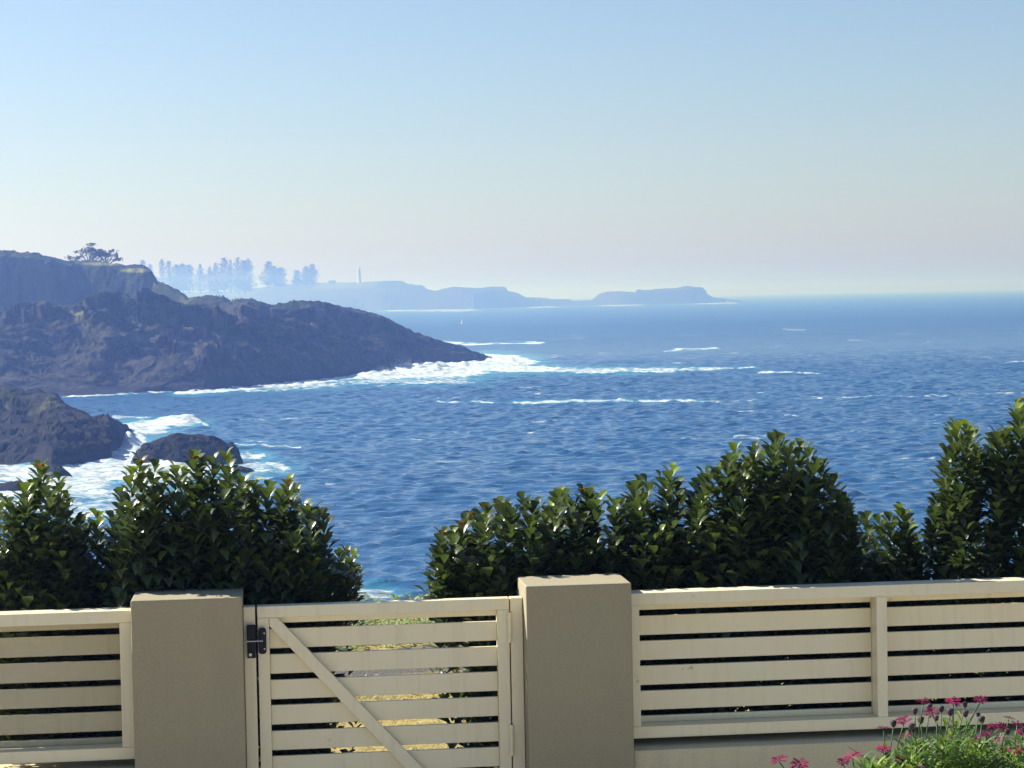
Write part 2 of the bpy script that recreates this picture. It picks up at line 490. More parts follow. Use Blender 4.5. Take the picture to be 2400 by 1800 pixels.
    line([(350, 992), (440, 986), (482, 996)], 5, 0.95)
    line([(262, 982), (300, 977), (350, 978)], 4, 0.7)
    line([(540, 1036), (620, 1043), (700, 1047)], 4, 0.7)
    line([(560, 1030), (680, 1035)], 3, 0.45)
    line([(1240, 868), (1400, 869), (1580, 866)], 6, 0.6, 1.5)
    line([(1560, 866), (1700, 863), (1770, 860)], 4, 0.62, 1.5)
    line([(1015, 802), (1120, 806), (1258, 804)], 3.0, 1.0)
    line([(1545, 826), (1600, 819), (1695, 814)], 2.6, 0.7)
    line([(1780, 871), (1850, 872), (1912, 877)], 3.6, 0.8)
    line([(2370, 850), (2420, 846)], 3.5, 0.6)
    line([(1022, 939), (1090, 942), (1165, 945)], 3.4, 0.8)
    line([(1218, 945), (1330, 944), (1480, 943)], 4.2, 0.9)
    line([(1500, 943), (1655, 941)], 3.8, 0.8)
    line([(1655, 941), (1900, 934), (2160, 931), (2420, 922)], 2.6, 0.40, 0.4)
    line([(560, 985), (800, 982)], 3, 0.42, 0.4)
    line([(980, 1085), (1200, 1080)], 5, 0.38, 0.3)
    line([(900, 960), (1000, 962)], 2.6, 0.4, 0.4)
    rq = np.random.RandomState(66)
    for i in range(70):
        x0, y0 = rq.uniform(560, 2380), 770 + 430 * rq.rand() ** 1.4
        L_ = rq.uniform(18, 90)
        if x0 < 1000 and y0 < 900: continue
        line([(x0, y0), (x0 + L_ * .5, y0 + rq.normal(0, 2)), (x0 + L_, y0 - L_ * .02)], rq.uniform(1.6, 3.2), rq.uniform(.34, .47), 0.3)
    for x0, x1, yy in ((895, 1115, 727), (1240, 1300, 718.7), (1408, 1500, 714), (1618, 1720, 709.5)):
        line([(x0, yy + 0.9), (x1, yy - 0.1)], 3.2, 0.85, 0)
    # whitewater heaps up where it breaks against the point and the rocks
    def heap(cx, cyy, rx_, ry_, h):
        q = ((PX - cx) / rx_) ** 2 + ((PY - cyy) / ry_) ** 2
        k_ = np.exp(-q * 1.6)
        b = fbm(X / 1.6, YY / 3.0, 4, 90)
        return h * k_ * (0.75 + 0.35 * b), k_
    for e in ((945, 868, 70, 12, 1.1), (870, 880, 60, 9, 0.8), (1010, 868, 60, 10, 1.0), (1100, 860, 80, 9, 1.0), (430, 990, 60, 6, 0.9), (400, 1085, 60, 12, 1.0), (310, 1035, 20, 18, 1.0), (1170, 848, 70, 8, 0.8)):
        hz, kz = heap(*e)
        Z += np.maximum(hz, -0.2)
    Z += foam * 0.16 * fbm(X / 1.3, YY / 2.2, 3, 95) * (YY < 520)
    V = np.stack([X + DX, YY + DY, Z], -1).reshape(-1, 3)
    nr, nc = X.shape
    idx = np.arange(nr * nc).reshape(nr, nc)
    fc = np.stack([idx[:-1, :-1], idx[:-1, 1:], idx[1:, 1:], idx[1:, :-1]], -1).reshape(-1, 4)
    o = mesh_obj('sea', V, fc, M['sea'], None, True, {'foam': np.clip(foam, 0, 1.1), 'teal': np.clip(teal, 0, 1)})
    tag(o, 'rippled blue sea with white foam round the rocks', None, None, 'structure')
build_sea()

# ------------------------------------------------------------------ spray thrown up by the breaking waves
def spray():
    rs = np.random.RandomState(77)
    P, S = [], []
    for px, py, wpx, hpx, n in ((945, 870, 62, 40, 3800), (905, 876, 60, 24, 1600), (995, 868, 60, 20, 1400), (865, 884, 45, 18, 500), (1080, 862, 90, 14, 500), (310, 1050, 16, 26, 500), (430, 1074, 30, 22, 300), (1150, 842, 60, 12, 300), (300, 1090, 40, 16, 300)):
        t, sl_ = ts(px, py)
        Y = -CAMZ / float(sl_)
        c = at(px, py, Y)
        wm, hm = wpx / F * Y, hpx / F * Y
        u = rs.normal(0, .42, n)
        h = np.abs(rs.normal(0, .36, n)) * np.exp(-u ** 2 * 1.8) * (1 + 0.5 * vn(u * 5, u * 0 + px, 3))
        P.append(np.stack([c.x + u * wm, c.y + rs.normal(0, wm * .25, n), h * hm], -1))
        S.append(rs.uniform(.03, .11, n) * (1.15 - np.clip(h, 0, 1)) * (Y / 480))
    P, S = np.concatenate(P), np.concatenate(S)
    tet = np.array([(1, 0, -.5), (-.5, .87, -.5), (-.5, -.87, -.5), (0, 0, 1)])
    rot = rs.normal(0, 1, (len(P), 3, 3))
    V = P[:, None] + S[:, None, None] * np.einsum('nij,kj->nki', rot * 0.6, tet)
    Fc = (np.array([(0, 1, 2), (0, 3, 1), (1, 3, 2), (2, 3, 0)])[None] + (np.arange(len(P)) * 4)[:, None, None]).reshape(-1, 3)
    o = mesh_obj('sea_spray', V.reshape(-1, 3), Fc, M['white'])
    tag(o, 'white spray thrown up where the waves break on the rocks', None, None, 'stuff')
spray()

# ------------------------------------------------------------------ rock and terrain
def curve(pts):
    t, s = ts([p[0] for p in pts], [p[1] for p in pts])
    o = np.argsort(t)
    return t[o], s[o]
def wl_curve(pts):
    t, s = curve(pts)
    return t, -CAMZ / s
def terrain(name, mat, t, ctrl, rows, disp, attrs):
    """ctrl: list of (Y array, z array) from the near foot over the crest to the far foot."""
    n = len(t)
    ky = np.stack([c[0] for c in ctrl], 1)
    kz = np.stack([c[1] for c in ctrl], 1)
    u = np.linspace(0, len(ctrl) - 1, 400)
    seg = np.concatenate([np.full(r, i) + np.arange(r) / r for i, r in enumerate(rows)] + [[len(ctrl) - 1]])
    i0 = np.minimum(seg.astype(int), len(ctrl) - 2)
    fr = seg - i0
    # Catmull-like smoothing in z only
    y0, y1 = ky[:, i0], ky[:, i0 + 1]
    z0, z1 = kz[:, i0], kz[:, i0 + 1]
    zm, zp = kz[:, np.maximum(i0 - 1, 0)], kz[:, np.minimum(i0 + 2, len(ctrl) - 1)]
    YY = y0 + (y1 - y0) * fr
    g0, g1 = (z1 - zm) * 0.30, (zp - z0) * 0.30
    f2, f3 = fr ** 2, fr ** 3
    ZZ = (2 * f3 - 3 * f2 + 1) * z0 + (f3 - 2 * f2 + fr) * g0 + (-2 * f3 + 3 * f2) * z1 + (f3 - f2) * g1
    TT = np.repeat(t[:, None], YY.shape[1], 1)
    XX = TT * YY
    SEG = np.repeat(seg[None, :], n, 0)
    XX, YY, ZZ = disp(XX, YY, ZZ, SEG)
    at_ = attrs(XX, YY, ZZ, SEG, TT)
    ZZ = np.maximum(ZZ, -3.0)
    V = np.stack([XX, YY, ZZ], -1).reshape(-1, 3)
    nr, nc = XX.shape
    idx = np.arange(nr * nc).reshape(nr, nc)
    fc = np.stack([idx[:-1, :-1], idx[1:, :-1], idx[1:, 1:], idx[:-1, 1:]], -1).reshape(-1, 4)
    return mesh_obj(name, V, fc, mat, None, True, at_)
def zat(c, t, Y):                     # height of a sight-line curve at distance Y
    return CAMZ + np.interp(t, *c) * Y

# the middle headland
H_SKY = [(-260, 575), (0, 592), (60, 596), (140, 611), (159, 617), (200, 615), (235, 616), (289, 626), (323, 624), (339, 627), (357, 640), (369, 660), (391, 670), (418, 683),
         (442, 701), (456, 702), (489, 696), (506, 700), (519, 698), (542, 711), (559, 705), (591, 703), (620, 711), (642, 717), (688, 706), (734, 709), (788, 718), (840, 727),
         (860, 729), (895, 742), (955, 775), (1018, 800), (1085, 815), (1118, 826), (1150, 838), (1175, 846)]
H_MID = [(-260, 745), (0, 748), (60, 738), (120, 727), (180, 716), (230, 704), (275, 702), (330, 708), (380, 728), (430, 748), (480, 768), (520, 764), (560, 742), (610, 735), (680, 752), (760, 775), (850, 800),
         (950, 815), (1018, 820), (1085, 828), (1150, 842), (1175, 850)]
H_LOW = [(-260, 885), (0, 885), (150, 880), (300, 868), (430, 862), (560, 850), (650, 838), (760, 828), (860, 828), (950, 826), (1018, 824), (1085, 832), (1150, 843), (1175, 851)]
H_WL = [(-260, 940), (0, 934), (135, 928), (200, 926), (300, 922), (400, 919), (480, 916), (600, 904), (700, 894), (800, 884), (900, 874), (980, 862), (1060, 856), (1120, 850), (1155, 846), (1175, 852)]
def headland():
    tl, tr = float(ts(-260, 700)[0]), float(ts(1166, 840)[0])
    t = np.linspace(tl, tr, 980)
    Y0 = np.interp(t, *wl_curve(H_WL))
    k = (t - tl) / (tr - tl)
    Wd = np.interp(t, [float(ts(x, 750)[0]) for x in (-260, 200, 360, 580, 720, 900, 1050, 1150)], [172, 170, 158, 100, 84, 54, 28, 12])
    sky, mid, low = curve(H_SKY), curve(H_MID), curve(H_LOW)
    fr_ = np.interp(Wd, [90, 170], [0.36, 0.21])
    a1, a2, a3, a4, a5 = Y0 + Wd * fr_ * .28, Y0 + Wd * fr_, Y0 + Wd * fr_ * 1.4, Y0 + Wd, Y0 + Wd * 1.35
    b1, b2 = Y0 + Wd * 0.90, Y0 + Wd * 0.935
    z1, z2 = np.maximum(zat(low, t, a1), 0.3), zat(mid, t, a2)
    zs = zat(sky, t, a4)
    z3 = np.minimum(zat(mid, t, a3) - 1.5, z2 * 0.5 + zs * 0.5)
    one = np.ones_like(t)
    ctrl = [(Y0 - Wd * 0.05 - 2, -2.5 * one), (Y0, 0.0 * one), (a1, z1), (a2, z2), (a3, z3), (b1, np.minimum(zat(mid, t, b1) - 0.8, zs - 1)), (b2, np.minimum(zat(mid, t, b1) - 0.8, zs - 1) * 0.1 + zs * 0.9), (a4, zs), (a5, zs * 0.8), (Y0 + Wd * 2.2, -3 * one)]
    def disp(X, Y, Z, S):
        lump = 0.4 * ridged(X / 30 + Y / 90, Y / 34, 4, 3) + 0.8 * fbm(X / 22, Y / 28, 3, 5)
        med = 0.35 * ridged(X / 9.0, Y / 12.0 + X / 40, 4, 8) + 0.55 * fbm(X / 6.5, Y / 8, 4, 9, 0.6)
        wx, wy = X + 3 * fbm(X / 11, Y / 11, 3, 71) + Y * .3, Y + 3 * fbm(X / 11, Y / 11, 3, 72)
        B1, C1 = blocks(wx / 14, wy / 9, 73, 1.6)
        B2, C2 = blocks(wx / 4.2 + 3, wy / 3.2, 78)
        B3, C3 = blocks(wx / 1.7, wy / 1.5, 83)
        blk = fbm(X / 2.8, Y / 3.4, 3, 14)
        fine = fbm(X / 0.9, Y / 1.1, 2, 21)
        SZ = np.interp(X / Y, [float(ts(x, 800)[0]) for x in (600, 800, 950, 1150)], [1, .75, .5, .25])
        rockw = (1 - sst(3.6, 4.3, S))
        right = sst(float(ts(440, 760)[0]), float(ts(520, 760)[0]), X / Y)
        rockw = np.maximum(rockw, right * 0.8)
        fade = np.clip((Z + 0.3) / 4.0, 0.12, 1) * (1 - 0.8 * np.exp(-((S - 7) / 0.8) ** 2)) * SZ
        low = np.exp(-((S - 1.5) / 0.6) ** 2)
        Zn = Z + fade * (rockw * (1.9 * lump + 0.45 * med + 1.5 * B1 + 0.5 * B2 + 0.22 * B3 - 0.55 * np.exp(-C1 * 14) + 0.2 * blk + 0.16 * fine) + (1 - rockw) * (0.55 * lump + 0.3 * blk + 0.28 * fine))
        Zn += np.exp(-((S - 7) / 0.5) ** 2) * (0.28 * blk + 0.2 * fine)
        st = np.floor(Zn / 1.3) * 1.3 + 1.3 * sst(0.25, 0.85, (Zn / 1.3) % 1)
        Zn = Zn + low * 0.55 * sst(-0.3, 0.5, fbm(X / 18, Y / 18, 2, 44)) * (st - Zn)
        Xn = X + rockw * fade * 1.2 * fbm(X / 7, Z / 3 + Y / 11, 3, 31)
        Yn = Y + rockw * fade * 1.6 * fbm(X / 6, Y / 9, 3, 37)
        return Xn, Yn, Zn
    def attrs(X, Y, Z, S, T):
        n = fbm(X / 24, Y / 24, 4, 50)
        right = sst(float(ts(430, 760)[0]), float(ts(500, 760)[0]), T)
        veg = sst(3.5, 4.2, S + 0.4 * n) * (1 - right * 0.75) + 0.55 * sst(-0.35, 0.55, n) * sst(1.7, 2.5, S)
        veg = veg * (1 - 0.9 * (S < 2.2))
        px, py = project(X, Y, Z)
        gs = np.zeros_like(X)
        for cx, cyy, rx_, ry_ in ((95, 730, 38, 7), (180, 733, 18, 9), (485, 748, 26, 9), (440, 770, 20, 8), (250, 618, 60, 5), (320, 634, 40, 6)):
            gs = np.maximum(gs, 1 - sst(0.3, 1.3, ((px - cx) / rx_) ** 2 + ((py - cyy) / ry_) ** 2))
        gs = np.maximum(gs * 0.8, 0.22 * sst(0.1, 0.8, fbm(X / 5, Y / 8, 3, 61)))
        wet = 0.85 * (1 - sst(0.4, 1.7 , Z + 0.5 * n))
        return {'veg': np.clip(veg + 0.9 * gs * (gs > 0.5), 0, 1), 'grass': gs, 'wet': wet}
    o = terrain('headland', M['terrain'], t, ctrl, [8, 50, 120, 40, 50, 60, 40, 24, 16], disp, attrs)
    tag(o, 'dark rocky headland with scrub covered hill behind the bay', None, None, 'structure')
headland()

# the near rocks on the left
def near_rocks():
    wl = [(-200, 1092), (0, 1089), (76, 1089), (120, 1098), (160, 1094), (209, 1085), (255, 1078), (270, 1056), (285, 1046), (300, 1032), (309, 1018), (316, 1013)]
    sky = [(-200, 890), (0, 905), (22, 908), (56, 922), (100, 924), (132, 929), (147, 940), (159, 954), (184, 963), (208, 974), (236, 985), (263, 987), (287, 996), (309, 1010), (316, 1012)]
    slab = [(-200, 990), (0, 987), (100, 982), (150, 978), (190, 980), (220, 988), (250, 996), (280, 1002), (300, 1006), (316, 1012.5)]
    tl, tr = float(ts(-200, 1000)[0]), float(ts(315, 1012)[0])
    t = np.linspace(tl, tr, 330)
    Y0 = np.interp(t, *wl_curve(wl))
    Wd = np.interp(t, [float(ts(x, 1000)[0]) for x in (-200, 100, 160, 250, 300, 315)], [52, 50, 42, 28, 10, 1.5])
    sc_, sb = curve(sky), curve(slab)
    one = np.ones_like(t)
    a1, a2, a3, a4 = Y0 + Wd * 0.07, Y0 + Wd * 0.55, Y0 + Wd * 0.66, Y0 + Wd
    zc = zat(sc_, t, a4)
    z2 = zat(sb, t, a2)
    z1 = np.minimum(z2 * 0.62, 1.9)
    ctrl = [(Y0 - 3, -2.5 * one), (Y0, 0 * one), (a1, z1), (a2, np.maximum(z2, 0.2)), (a3, np.maximum(z2 * 0.8, 0.2)), (a4, zc), (Y0 + Wd * 1.2, zc * 0.8), (Y0 + Wd * 1.7 + 2, -3 * one)]
    def disp(X, Y, Z, S):
        lump = ridged(X / 8 + Y / 30, Y / 9, 4, 103)
        wx, wy = X + 1.2 * fbm(X / 4, Y / 4, 3, 171) + Y * .3, Y + 1.2 * fbm(X / 4, Y / 4, 3, 172)
        B1, C1 = blocks(wx / 4.4, wy / 3.4, 173)
        B2, C2 = blocks(wx / 1.5, wy / 1.3, 178)
        B3, C3 = blocks(wx / .6, wy / .55, 183)
        blk = ridged(X / 2.4, Y / 3.0, 3, 114)
        fine = fbm(X / 0.7, Y / 0.8, 3, 121)
        f = np.clip((Z + 0.2) / 2.0, 0.15, 1) * (1 - 0.6 * np.exp(-((S - 5) / 0.35) ** 2))
        Zn = Z + f * (0.4 * (lump - 0.3) + 0.12 * (blk - 0.3) + 0.28 * (B1 - 0.4) + 0.14 * B2 + 0.07 * B3 - 0.25 * np.exp(-C1 * 12) + 0.1 * fine)
        st = np.floor(Zn / 0.8) * 0.8 + 0.8 * sst(0.2, 0.9, (Zn / 0.8) % 1)
        Zn += 0.5 * (st - Zn) * (S < 4)
        return X + f * 0.5 * fbm(X / 3, Y / 4, 3, 131), Y + f * 0.7 * fbm(X / 2.6, Y / 4, 3, 137), Zn
    def attrs(X, Y, Z, S, T):
        n = fbm(X / 5, Y / 6, 4, 150)
        veg = 0.33 * sst(0.0, 0.8, n) * (S > 2.0) + 0.25 * (S > 4.4)
        return {'veg': veg, 'grass': 0.35 * sst(0.1, 0.8, fbm(X / 3, Y / 3, 3, 155)), 'wet': 0.9 * (1 - sst(0.8, 2.3, Z + 0.6 * n))}
    o = terrain('shore_rocks', M['nrock'], t, ctrl, [6, 26, 90, 20, 60, 16, 14], disp, attrs)
    tag(o, 'low dark shore rocks with a taller block behind, at the left edge', None, None, 'structure')
near_rocks()

def islet(name, sky, wl, depth, label, seed, nx=150, amp=1.0):
    tl, tr = float(ts(*sky[0])[0]), float(ts(*sky[-1])[0])
    t = np.linspace(tl, tr, nx)
    Y0 = np.interp(t, *wl_curve(wl))
    Ym = float(Y0.mean())
    sc_ = curve(sky)
    k = np.linspace(-1, 1, nx)
    half = np.sqrt(np.maximum(1 - k ** 2, 0.02)) * depth
    Yc = Ym + depth * 0.5 + 0 * t
    a0, a1 = Yc - half, Yc + half
    zc = np.maximum(zat(sc_, t, Yc), 0.0)
    one = np.ones_like(t)
    ctrl = [(a0 - 0.6, -1.2 * one), (a0, -0.1 * one), (Yc - half * 0.72, zc * 0.55), (Yc - half * 0.3, zc * 0.9), (Yc, zc), (Yc + half * 0.55, zc * 0.75), (a1, -1.2 * one)]
    def disp(X, Y, Z, S):
        cre = np.abs(vn(X * 0.55 + Y * 0.42, X * 0.1 - Y * 0.18, seed)) ** 0.7
        blk = ridged(X / 1.7, Y / 2.2, 3, seed + 3)
        fine = fbm(X / 0.35, Y / 0.4, 3, seed + 6)
        f = np.clip((Z + 0.1) / 0.9, 0.1, 1) * amp
        f = f * (1 - 0.6 * np.exp(-((S - 4) / 0.5) ** 2))
        return X + f * 0.12 * fbm(X / 0.9, Y / 1.2, 2, seed + 9), Y, Z + f * (0.8 * (cre - 0.45) + 0.06 * (blk - 0.3) + 0.16 * blocks(X / 1.3 + Y * .5, Y / .9, seed + 30)[0] + 0.08 * blocks(X / .5, Y / .45, seed + 36)[0] + 0.05 * fine)
    def attrs(X, Y, Z, S, T):
        n = fbm(X / 2, Y / 2, 3, seed + 20)
        return {'veg': 0 * X, 'grass': 0 * X, 'wet': 0.35 + 0.55 * (1 - sst(0.2, 0.8, Z + 0.3 * n))}
    o = terrain(name, M['nrock'], t, ctrl, [5, 34, 30, 30, 20, 14], disp, attrs)
    return tag(o, label, 'rock', 'rocks standing in the surf')
islet('rock', [(306, 1084), (318, 1062), (340, 1045), (372, 1031), (395, 1024), (415, 1017), (449, 1016), (480, 1021), (512, 1029), (544, 1039), (558, 1056), (568, 1076), (573, 1088)],
      [(300, 1086), (440, 1089), (580, 1089)], 3.4, 'large dome shaped dark rock ringed by white surf', 300, 190)
islet('rock', [(528, 1106), (545, 1098), (566, 1093), (586, 1097), (598, 1106)], [(520, 1107), (600, 1107)], 1.0, 'small low rock in the surf off the right foot of the dome shaped rock', 320, 60, 0.4)
islet('rock', [(92, 1124), (104, 1106), (122, 1094), (140, 1096), (158, 1108), (172, 1121)], [(90, 1124), (175, 1122)], 1.6, 'rounded wet rock in the foam in front of the low shore rocks', 340, 70, 0.5)
islet('rock', [(-30, 1146), (0, 1136), (25, 1130), (48, 1128), (70, 1140), (84, 1152)], [(-30, 1152), (90, 1152)], 1.5, 'flat grey rock in white water, lowest at the left edge', 360, 70, 0.5)

# the far headland and the island off its end
FH = [(-200, 655), (100, 668), (300, 680), (440, 684), (560, 683), (600, 676), (640, 669), (670, 667), (706, 664), (775, 662), (837, 662), (880, 660), (923, 659), (942, 659), (956, 666), (980, 669), (991, 669), (1001, 677), (1021, 682), (1036, 677),
      (1063, 672), (1090, 674), (1114, 676), (1150, 672), (1184, 672.6), (1191, 683), (1213, 687), (1231, 697), (1260, 698.5), (1282, 699), (1293, 702.4), (1310, 702), (1332, 703), (1345, 707), (1362, 705)]
FI = [(1340, 707.5), (1362, 705.5), (1385, 705), (1404, 690), (1423, 684), (1448, 683), (1480, 684), (1487, 686), (1496, 678.5), (1518, 679.4), (1552, 676.6), (1583, 675.6), (1611, 670.5), (1632, 674),
      (1645, 674.7), (1653, 682), (1656, 690), (1670, 699), (1701, 701), (1720, 702.5), (1739, 706), (1750, 708.5)]
def far_land(name, sky, wl, nx, depth, label, seed, cliff):
    t0, t1 = float(ts(*sky[0])[0]), float(ts(*sky[-1])[0])
    t = np.linspace(t0, t1, nx)
    Y0 = np.interp(t, *wl_curve(wl))
    sc_ = curve(sky)
    one = np.ones_like(t)
    Yc = Y0 + depth
    zc = np.maximum(zat(sc_, t, Yc), 0.5)
    ctrl = [(Y0 - 8, -3 * one), (Y0, 0 * one), (Y0 + depth * 0.25, zc * cliff), (Y0 + depth * 0.6, zc * (0.5 + 0.5 * cliff)), (Yc, zc), (Yc + 90, zc * 0.85), (Yc + 240, -3 * one)]
    def disp(X, Y, Z, S):
        f = np.clip(Z / 8, 0, 1) * (1 - 0.8 * np.exp(-((S - 4) / 0.6) ** 2))
        return X + f * 1.2 * fbm(X / 30, Y / 30, 3, seed), Y, Z + f * (1.6 * (ridged(X / 45, Y / 40, 4, seed + 2) - 0.2)) + 0.35 * fbm(X / 9, Y / 12, 2, seed + 4) * np.clip(Z / 8, 0, 1)
    def attrs(X, Y, Z, S, T):
        n = fbm(X / 60, Y / 60, 3, seed + 8)
        v = sst(1.9, 3.0, S + n * 0.5) * (T < float(ts(990, 670)[0]))
        return {'veg': v, 'grass': 0.35 * v * sst(-0.2, 0.6, n), 'wet': 0.5 * (1 - sst(0.5, 3, Z))}
    return terrain(name, M['fterrain'], t, ctrl, [3, 24, 18, 18, 6, 6], disp, attrs)
o = far_land('far_headland', FH, [(-200, 737), (300, 732), (560, 730), (895, 727), (1112, 723.4), (1256, 718.8), (1362, 716.5)], 620, 90, '', 400, 0.72)
tag(o, 'hazy far headland with stepped cliffs, under the lighthouse', None, None, 'structure')
o = far_land('island', FI, [(1340, 715.8), (1454, 714.2), (1625, 711), (1701, 709), (1750, 708.6)], 320, 45, '', 440, 0.85)
tag(o, 'hazy flat topped rocky island beyond the end of the far headland', None, None, 'structure')

# ------------------------------------------------------------------ far things: trees, lighthouse, huts, sailing boat
def cards(mb, P, size, rs, flat=0.5):
    P = np.asarray(P, float)
    n = len(P)
    a = rs.rand(n) * 6.283
    d1 = np.stack([np.cos(a), np.sin(a), (rs.rand(n) - .5) * flat], -1)
    d2 = np.stack([-np.sin(a) * rs.normal(0.6, .3, n), np.cos(a) * rs.normal(0.6, .3, n), rs.normal(0, 1, n) * flat + 0.15], -1)
    s = (size * (0.6 + 0.8 * rs.rand(n)))[:, None]
    d1, d2 = d1 * s, d2 * s
    n0 = len(mb.v)
    o = np.array(mb.o)
    V = np.stack([P - d1, P - d2 * .7, P + d1, P + d2 * .7], 1).reshape(-1, 3) - o
    mb.v += V.tolist()
    mb.f += [[n0 + 4 * i, n0 + 4 * i + 1, n0 + 4 * i + 2, n0 + 4 * i + 3] for i in range(n)]
def pine(px, ptop, pbase, wpx, label, Y, seed):
    rs = np.random.RandomState(seed)
    b, tp = at(px, pbase + 3, Y), at(px, ptop, Y)
    H = tp.z - b.z
    Rm = wpx / 2 / F * Y * rs.uniform(1.3, 1.85)
    ex, sk1, sk2 = rs.uniform(.38, .8), rs.uniform(-.18, .18), rs.rand() * 6
    root = empty('pine_tree', b)
    tag(root, label, 'pine tree', 'pines on the far headland')
    m = MB()
    m.tube([(0, 0, 0), (0, 0, H * 0.97)], [H * 0.018, H * 0.004], 6)
    m.build('trunk', M['wood'], root)
    m = MB()
    z = H * 0.10
    while z < H * 0.99:
        k = z / H
        r = (Rm * (1 - k) ** ex * (1.0 if k > 0.16 else 0.75) + 0.5) * (1 + 0.22 * math.sin(k * 9 + sk2)) * rs.uniform(.8, 1.15)
        nb = 9
        a0 = rs.rand() * 6
        for q in range(nb):
            a = a0 + q * 6.283 / nb + rs.normal(0, .15)
            rr = r * rs.uniform(.6, 1.15) * (1 + sk1 * math.cos(a))
            if rs.rand() < .12: continue
            L = max(3, int(rr / 0.55))
            fr = np.linspace(0.15, 1, L) + rs.normal(0, .03, L)
            pts = np.stack([np.cos(a) * fr * rr, np.sin(a) * fr * rr, z + rr * 0.22 * fr ** 2 - 0.1 * rr + rs.normal(0, .12, L)], -1)
            cards(m, pts, 1.0, rs, 0.5)
        z += max(0.55, H * 0.052 * (1 - 0.45 * k))
    m.build('crown', M['pine'], root)
PINES = [
 (336, 607, 684, 24, 'rounded pine top by the brow of the middle headland, leftmost hazy pine'), (354, 617, 684, 20, 'low hazy pine second from the left in the far row'),
 (381, 605, 684, 22, 'slim hazy pine third from the left in the far row'), (397, 610, 684, 28, 'bushy hazy pine fourth from the left, beside a slim one'),
 (415, 618, 684, 26, 'flat topped hazy pine fifth from the left in the far row'), (429, 615, 684, 24, 'domed hazy pine sixth from the left in the far row'),
 (445, 619, 684, 24, 'short hazy pine left of the broad egg shaped one'), (470, 617, 685, 36, 'broad egg shaped hazy pine standing alone before the tall clump'),
 (493, 623, 685, 24, 'short hazy pine between the egg shaped one and the tall clump'), (506, 614, 685, 18, 'thin spire pine at the left edge of the tall clump'),
 (528, 602, 684, 32, 'tall pine at the left shoulder of the tall clump'), (542, 607, 684, 28, 'pine just right of the left shoulder of the tall clump'),
 (559, 601, 684, 28, 'tallest spire in the middle of the tall clump'), (573, 608, 684, 26, 'lower pine second from the right end of the tall clump'),
 (584, 603, 684, 44, 'wide skirted pine at the right end of the tall clump'),
 (630, 611, 670, 38, 'tallest and leftmost pine of the trio left of the lighthouse'), (644, 622, 670, 28, 'middle pine of the trio left of the lighthouse'),
 (657, 626, 670, 30, 'lowest and rightmost pine of the trio left of the lighthouse'),
 (696, 633, 667, 20, 'small thin pine between the trio and the pair'), (718, 623, 666, 28, 'left pine of the pair nearest the lighthouse'), (733, 617, 666, 30, 'taller right pine of the pair nearest the lighthouse')]
for i, (px, a, b, wd, lb) in enumerate(PINES):
    pine(px, a, b, wd, lb, 2930 + (i * 37) % 60, 500 + i)
def round_tree(px, ptop, pbase, wpx, Y, label, seed):
    rs = np.random.RandomState(seed)
    b, tp = at(px, pbase + 3, Y), at(px, ptop, Y)
    H = tp.z - b.z
    Rm = wpx / 2 / F * Y
    root = empty('broad_tree', b)
    tag(root, label, 'tree', 'broad trees under the far pines')
    m = MB(); m.tube([(0, 0, 0), (0, 0, H * 0.6)], [0.5, 0.25], 6); m.build('trunk', M['wood'], root)
    m = MB()
    P = rs.normal(0, 1, (420, 3)); P /= np.linalg.norm(P, axis=1)[:, None]
    P *= (rs.rand(420) ** 0.33)[:, None] * (0.85 + 0.3 * vn(P[:, 0] * 2 + seed, P[:, 2] * 2, seed))[:, None]
    P = P * np.array([Rm, Rm, H * 0.5]) + np.array([0, 0, H * 0.5])
    cards(m, P, 1.1, rs, 0.8)
    m.build('crown', M['pine'], root)
for i, (px, a, b, wd, lb) in enumerate([(365, 640, 688, 60, 'broad hazy tree under the left end of the far pine row'), (420, 640, 688, 60, 'broad hazy tree under the domed pine of the far row'),
        (512, 648, 688, 50, 'broad hazy tree filling the foot of the tall clump on its left'), (560, 645, 688, 66, 'broad hazy tree filling the foot of the tall clump on its right')]):
    round_tree(px, a, b, wd, 2900 + 7 * i, lb, 560 + i)

def spread_tree(base, H, spread, lean, label, seed, nb, Y):
    rs = np.random.RandomState(seed)
    root = empty('spreading_tree', base)
    tag(root, label, 'tree', 'trees on the brow of the headland')
    tr, lf = MB(), MB()
    for q in range(nb):
        a = (q + 0.5) / nb * 2 - 1
        ex = a * spread * rs.uniform(.8, 1.05) + lean
        ez = H * (1 - 0.55 * abs(a) ** 1.6) * rs.uniform(.86, 1.0)
        ey = rs.normal(0, spread * 0.35)
        p0, p1 = Vector((rs.normal(0, .25) + a * spread * 0.15, 0, -0.6)), Vector((ex, ey, ez))
        mid = Vector((ex * 0.55, ey * 0.5, ez * 0.42))
        tr.tube([p0, mid, p1 * 0.96], [0.2, 0.13, 0.06], 5)
        for s in range(3):
            e2 = p1 + Vector((rs.normal(0, .8), rs.normal(0, .8), rs.normal(-.35, .5)))
            tr.tube([mid.lerp(p1, 0.3 + 0.2 * s), e2], [0.06, 0.025], 4)
            n = 30
            P = np.array(e2)[None] + rs.normal(0, 1, (n, 3)) * np.array([0.5, 0.5, 0.2])
            cards(lf, P, 0.27, rs, 0.6)
    tr.build('trunk', M['wood'], root)
    lf.build('crown', M['pine'], root)
YH = 517
spread_tree(at(211, 617, YH), 3.9, 2.9, 0.1, 'taller ragged tree with bare limbs on the brow of the middle headland', 601, 9, YH)
spread_tree(at(249, 620, YH), 3.4, 2.85, 0.2, 'umbrella shaped tree right beside the taller ragged one on the headland brow', 602, 7, YH)
spread_tree(at(172, 619, YH), 1.2, 0.8, 0.0, 'small stunted bush left of the trees on the headland brow', 603, 4, YH)

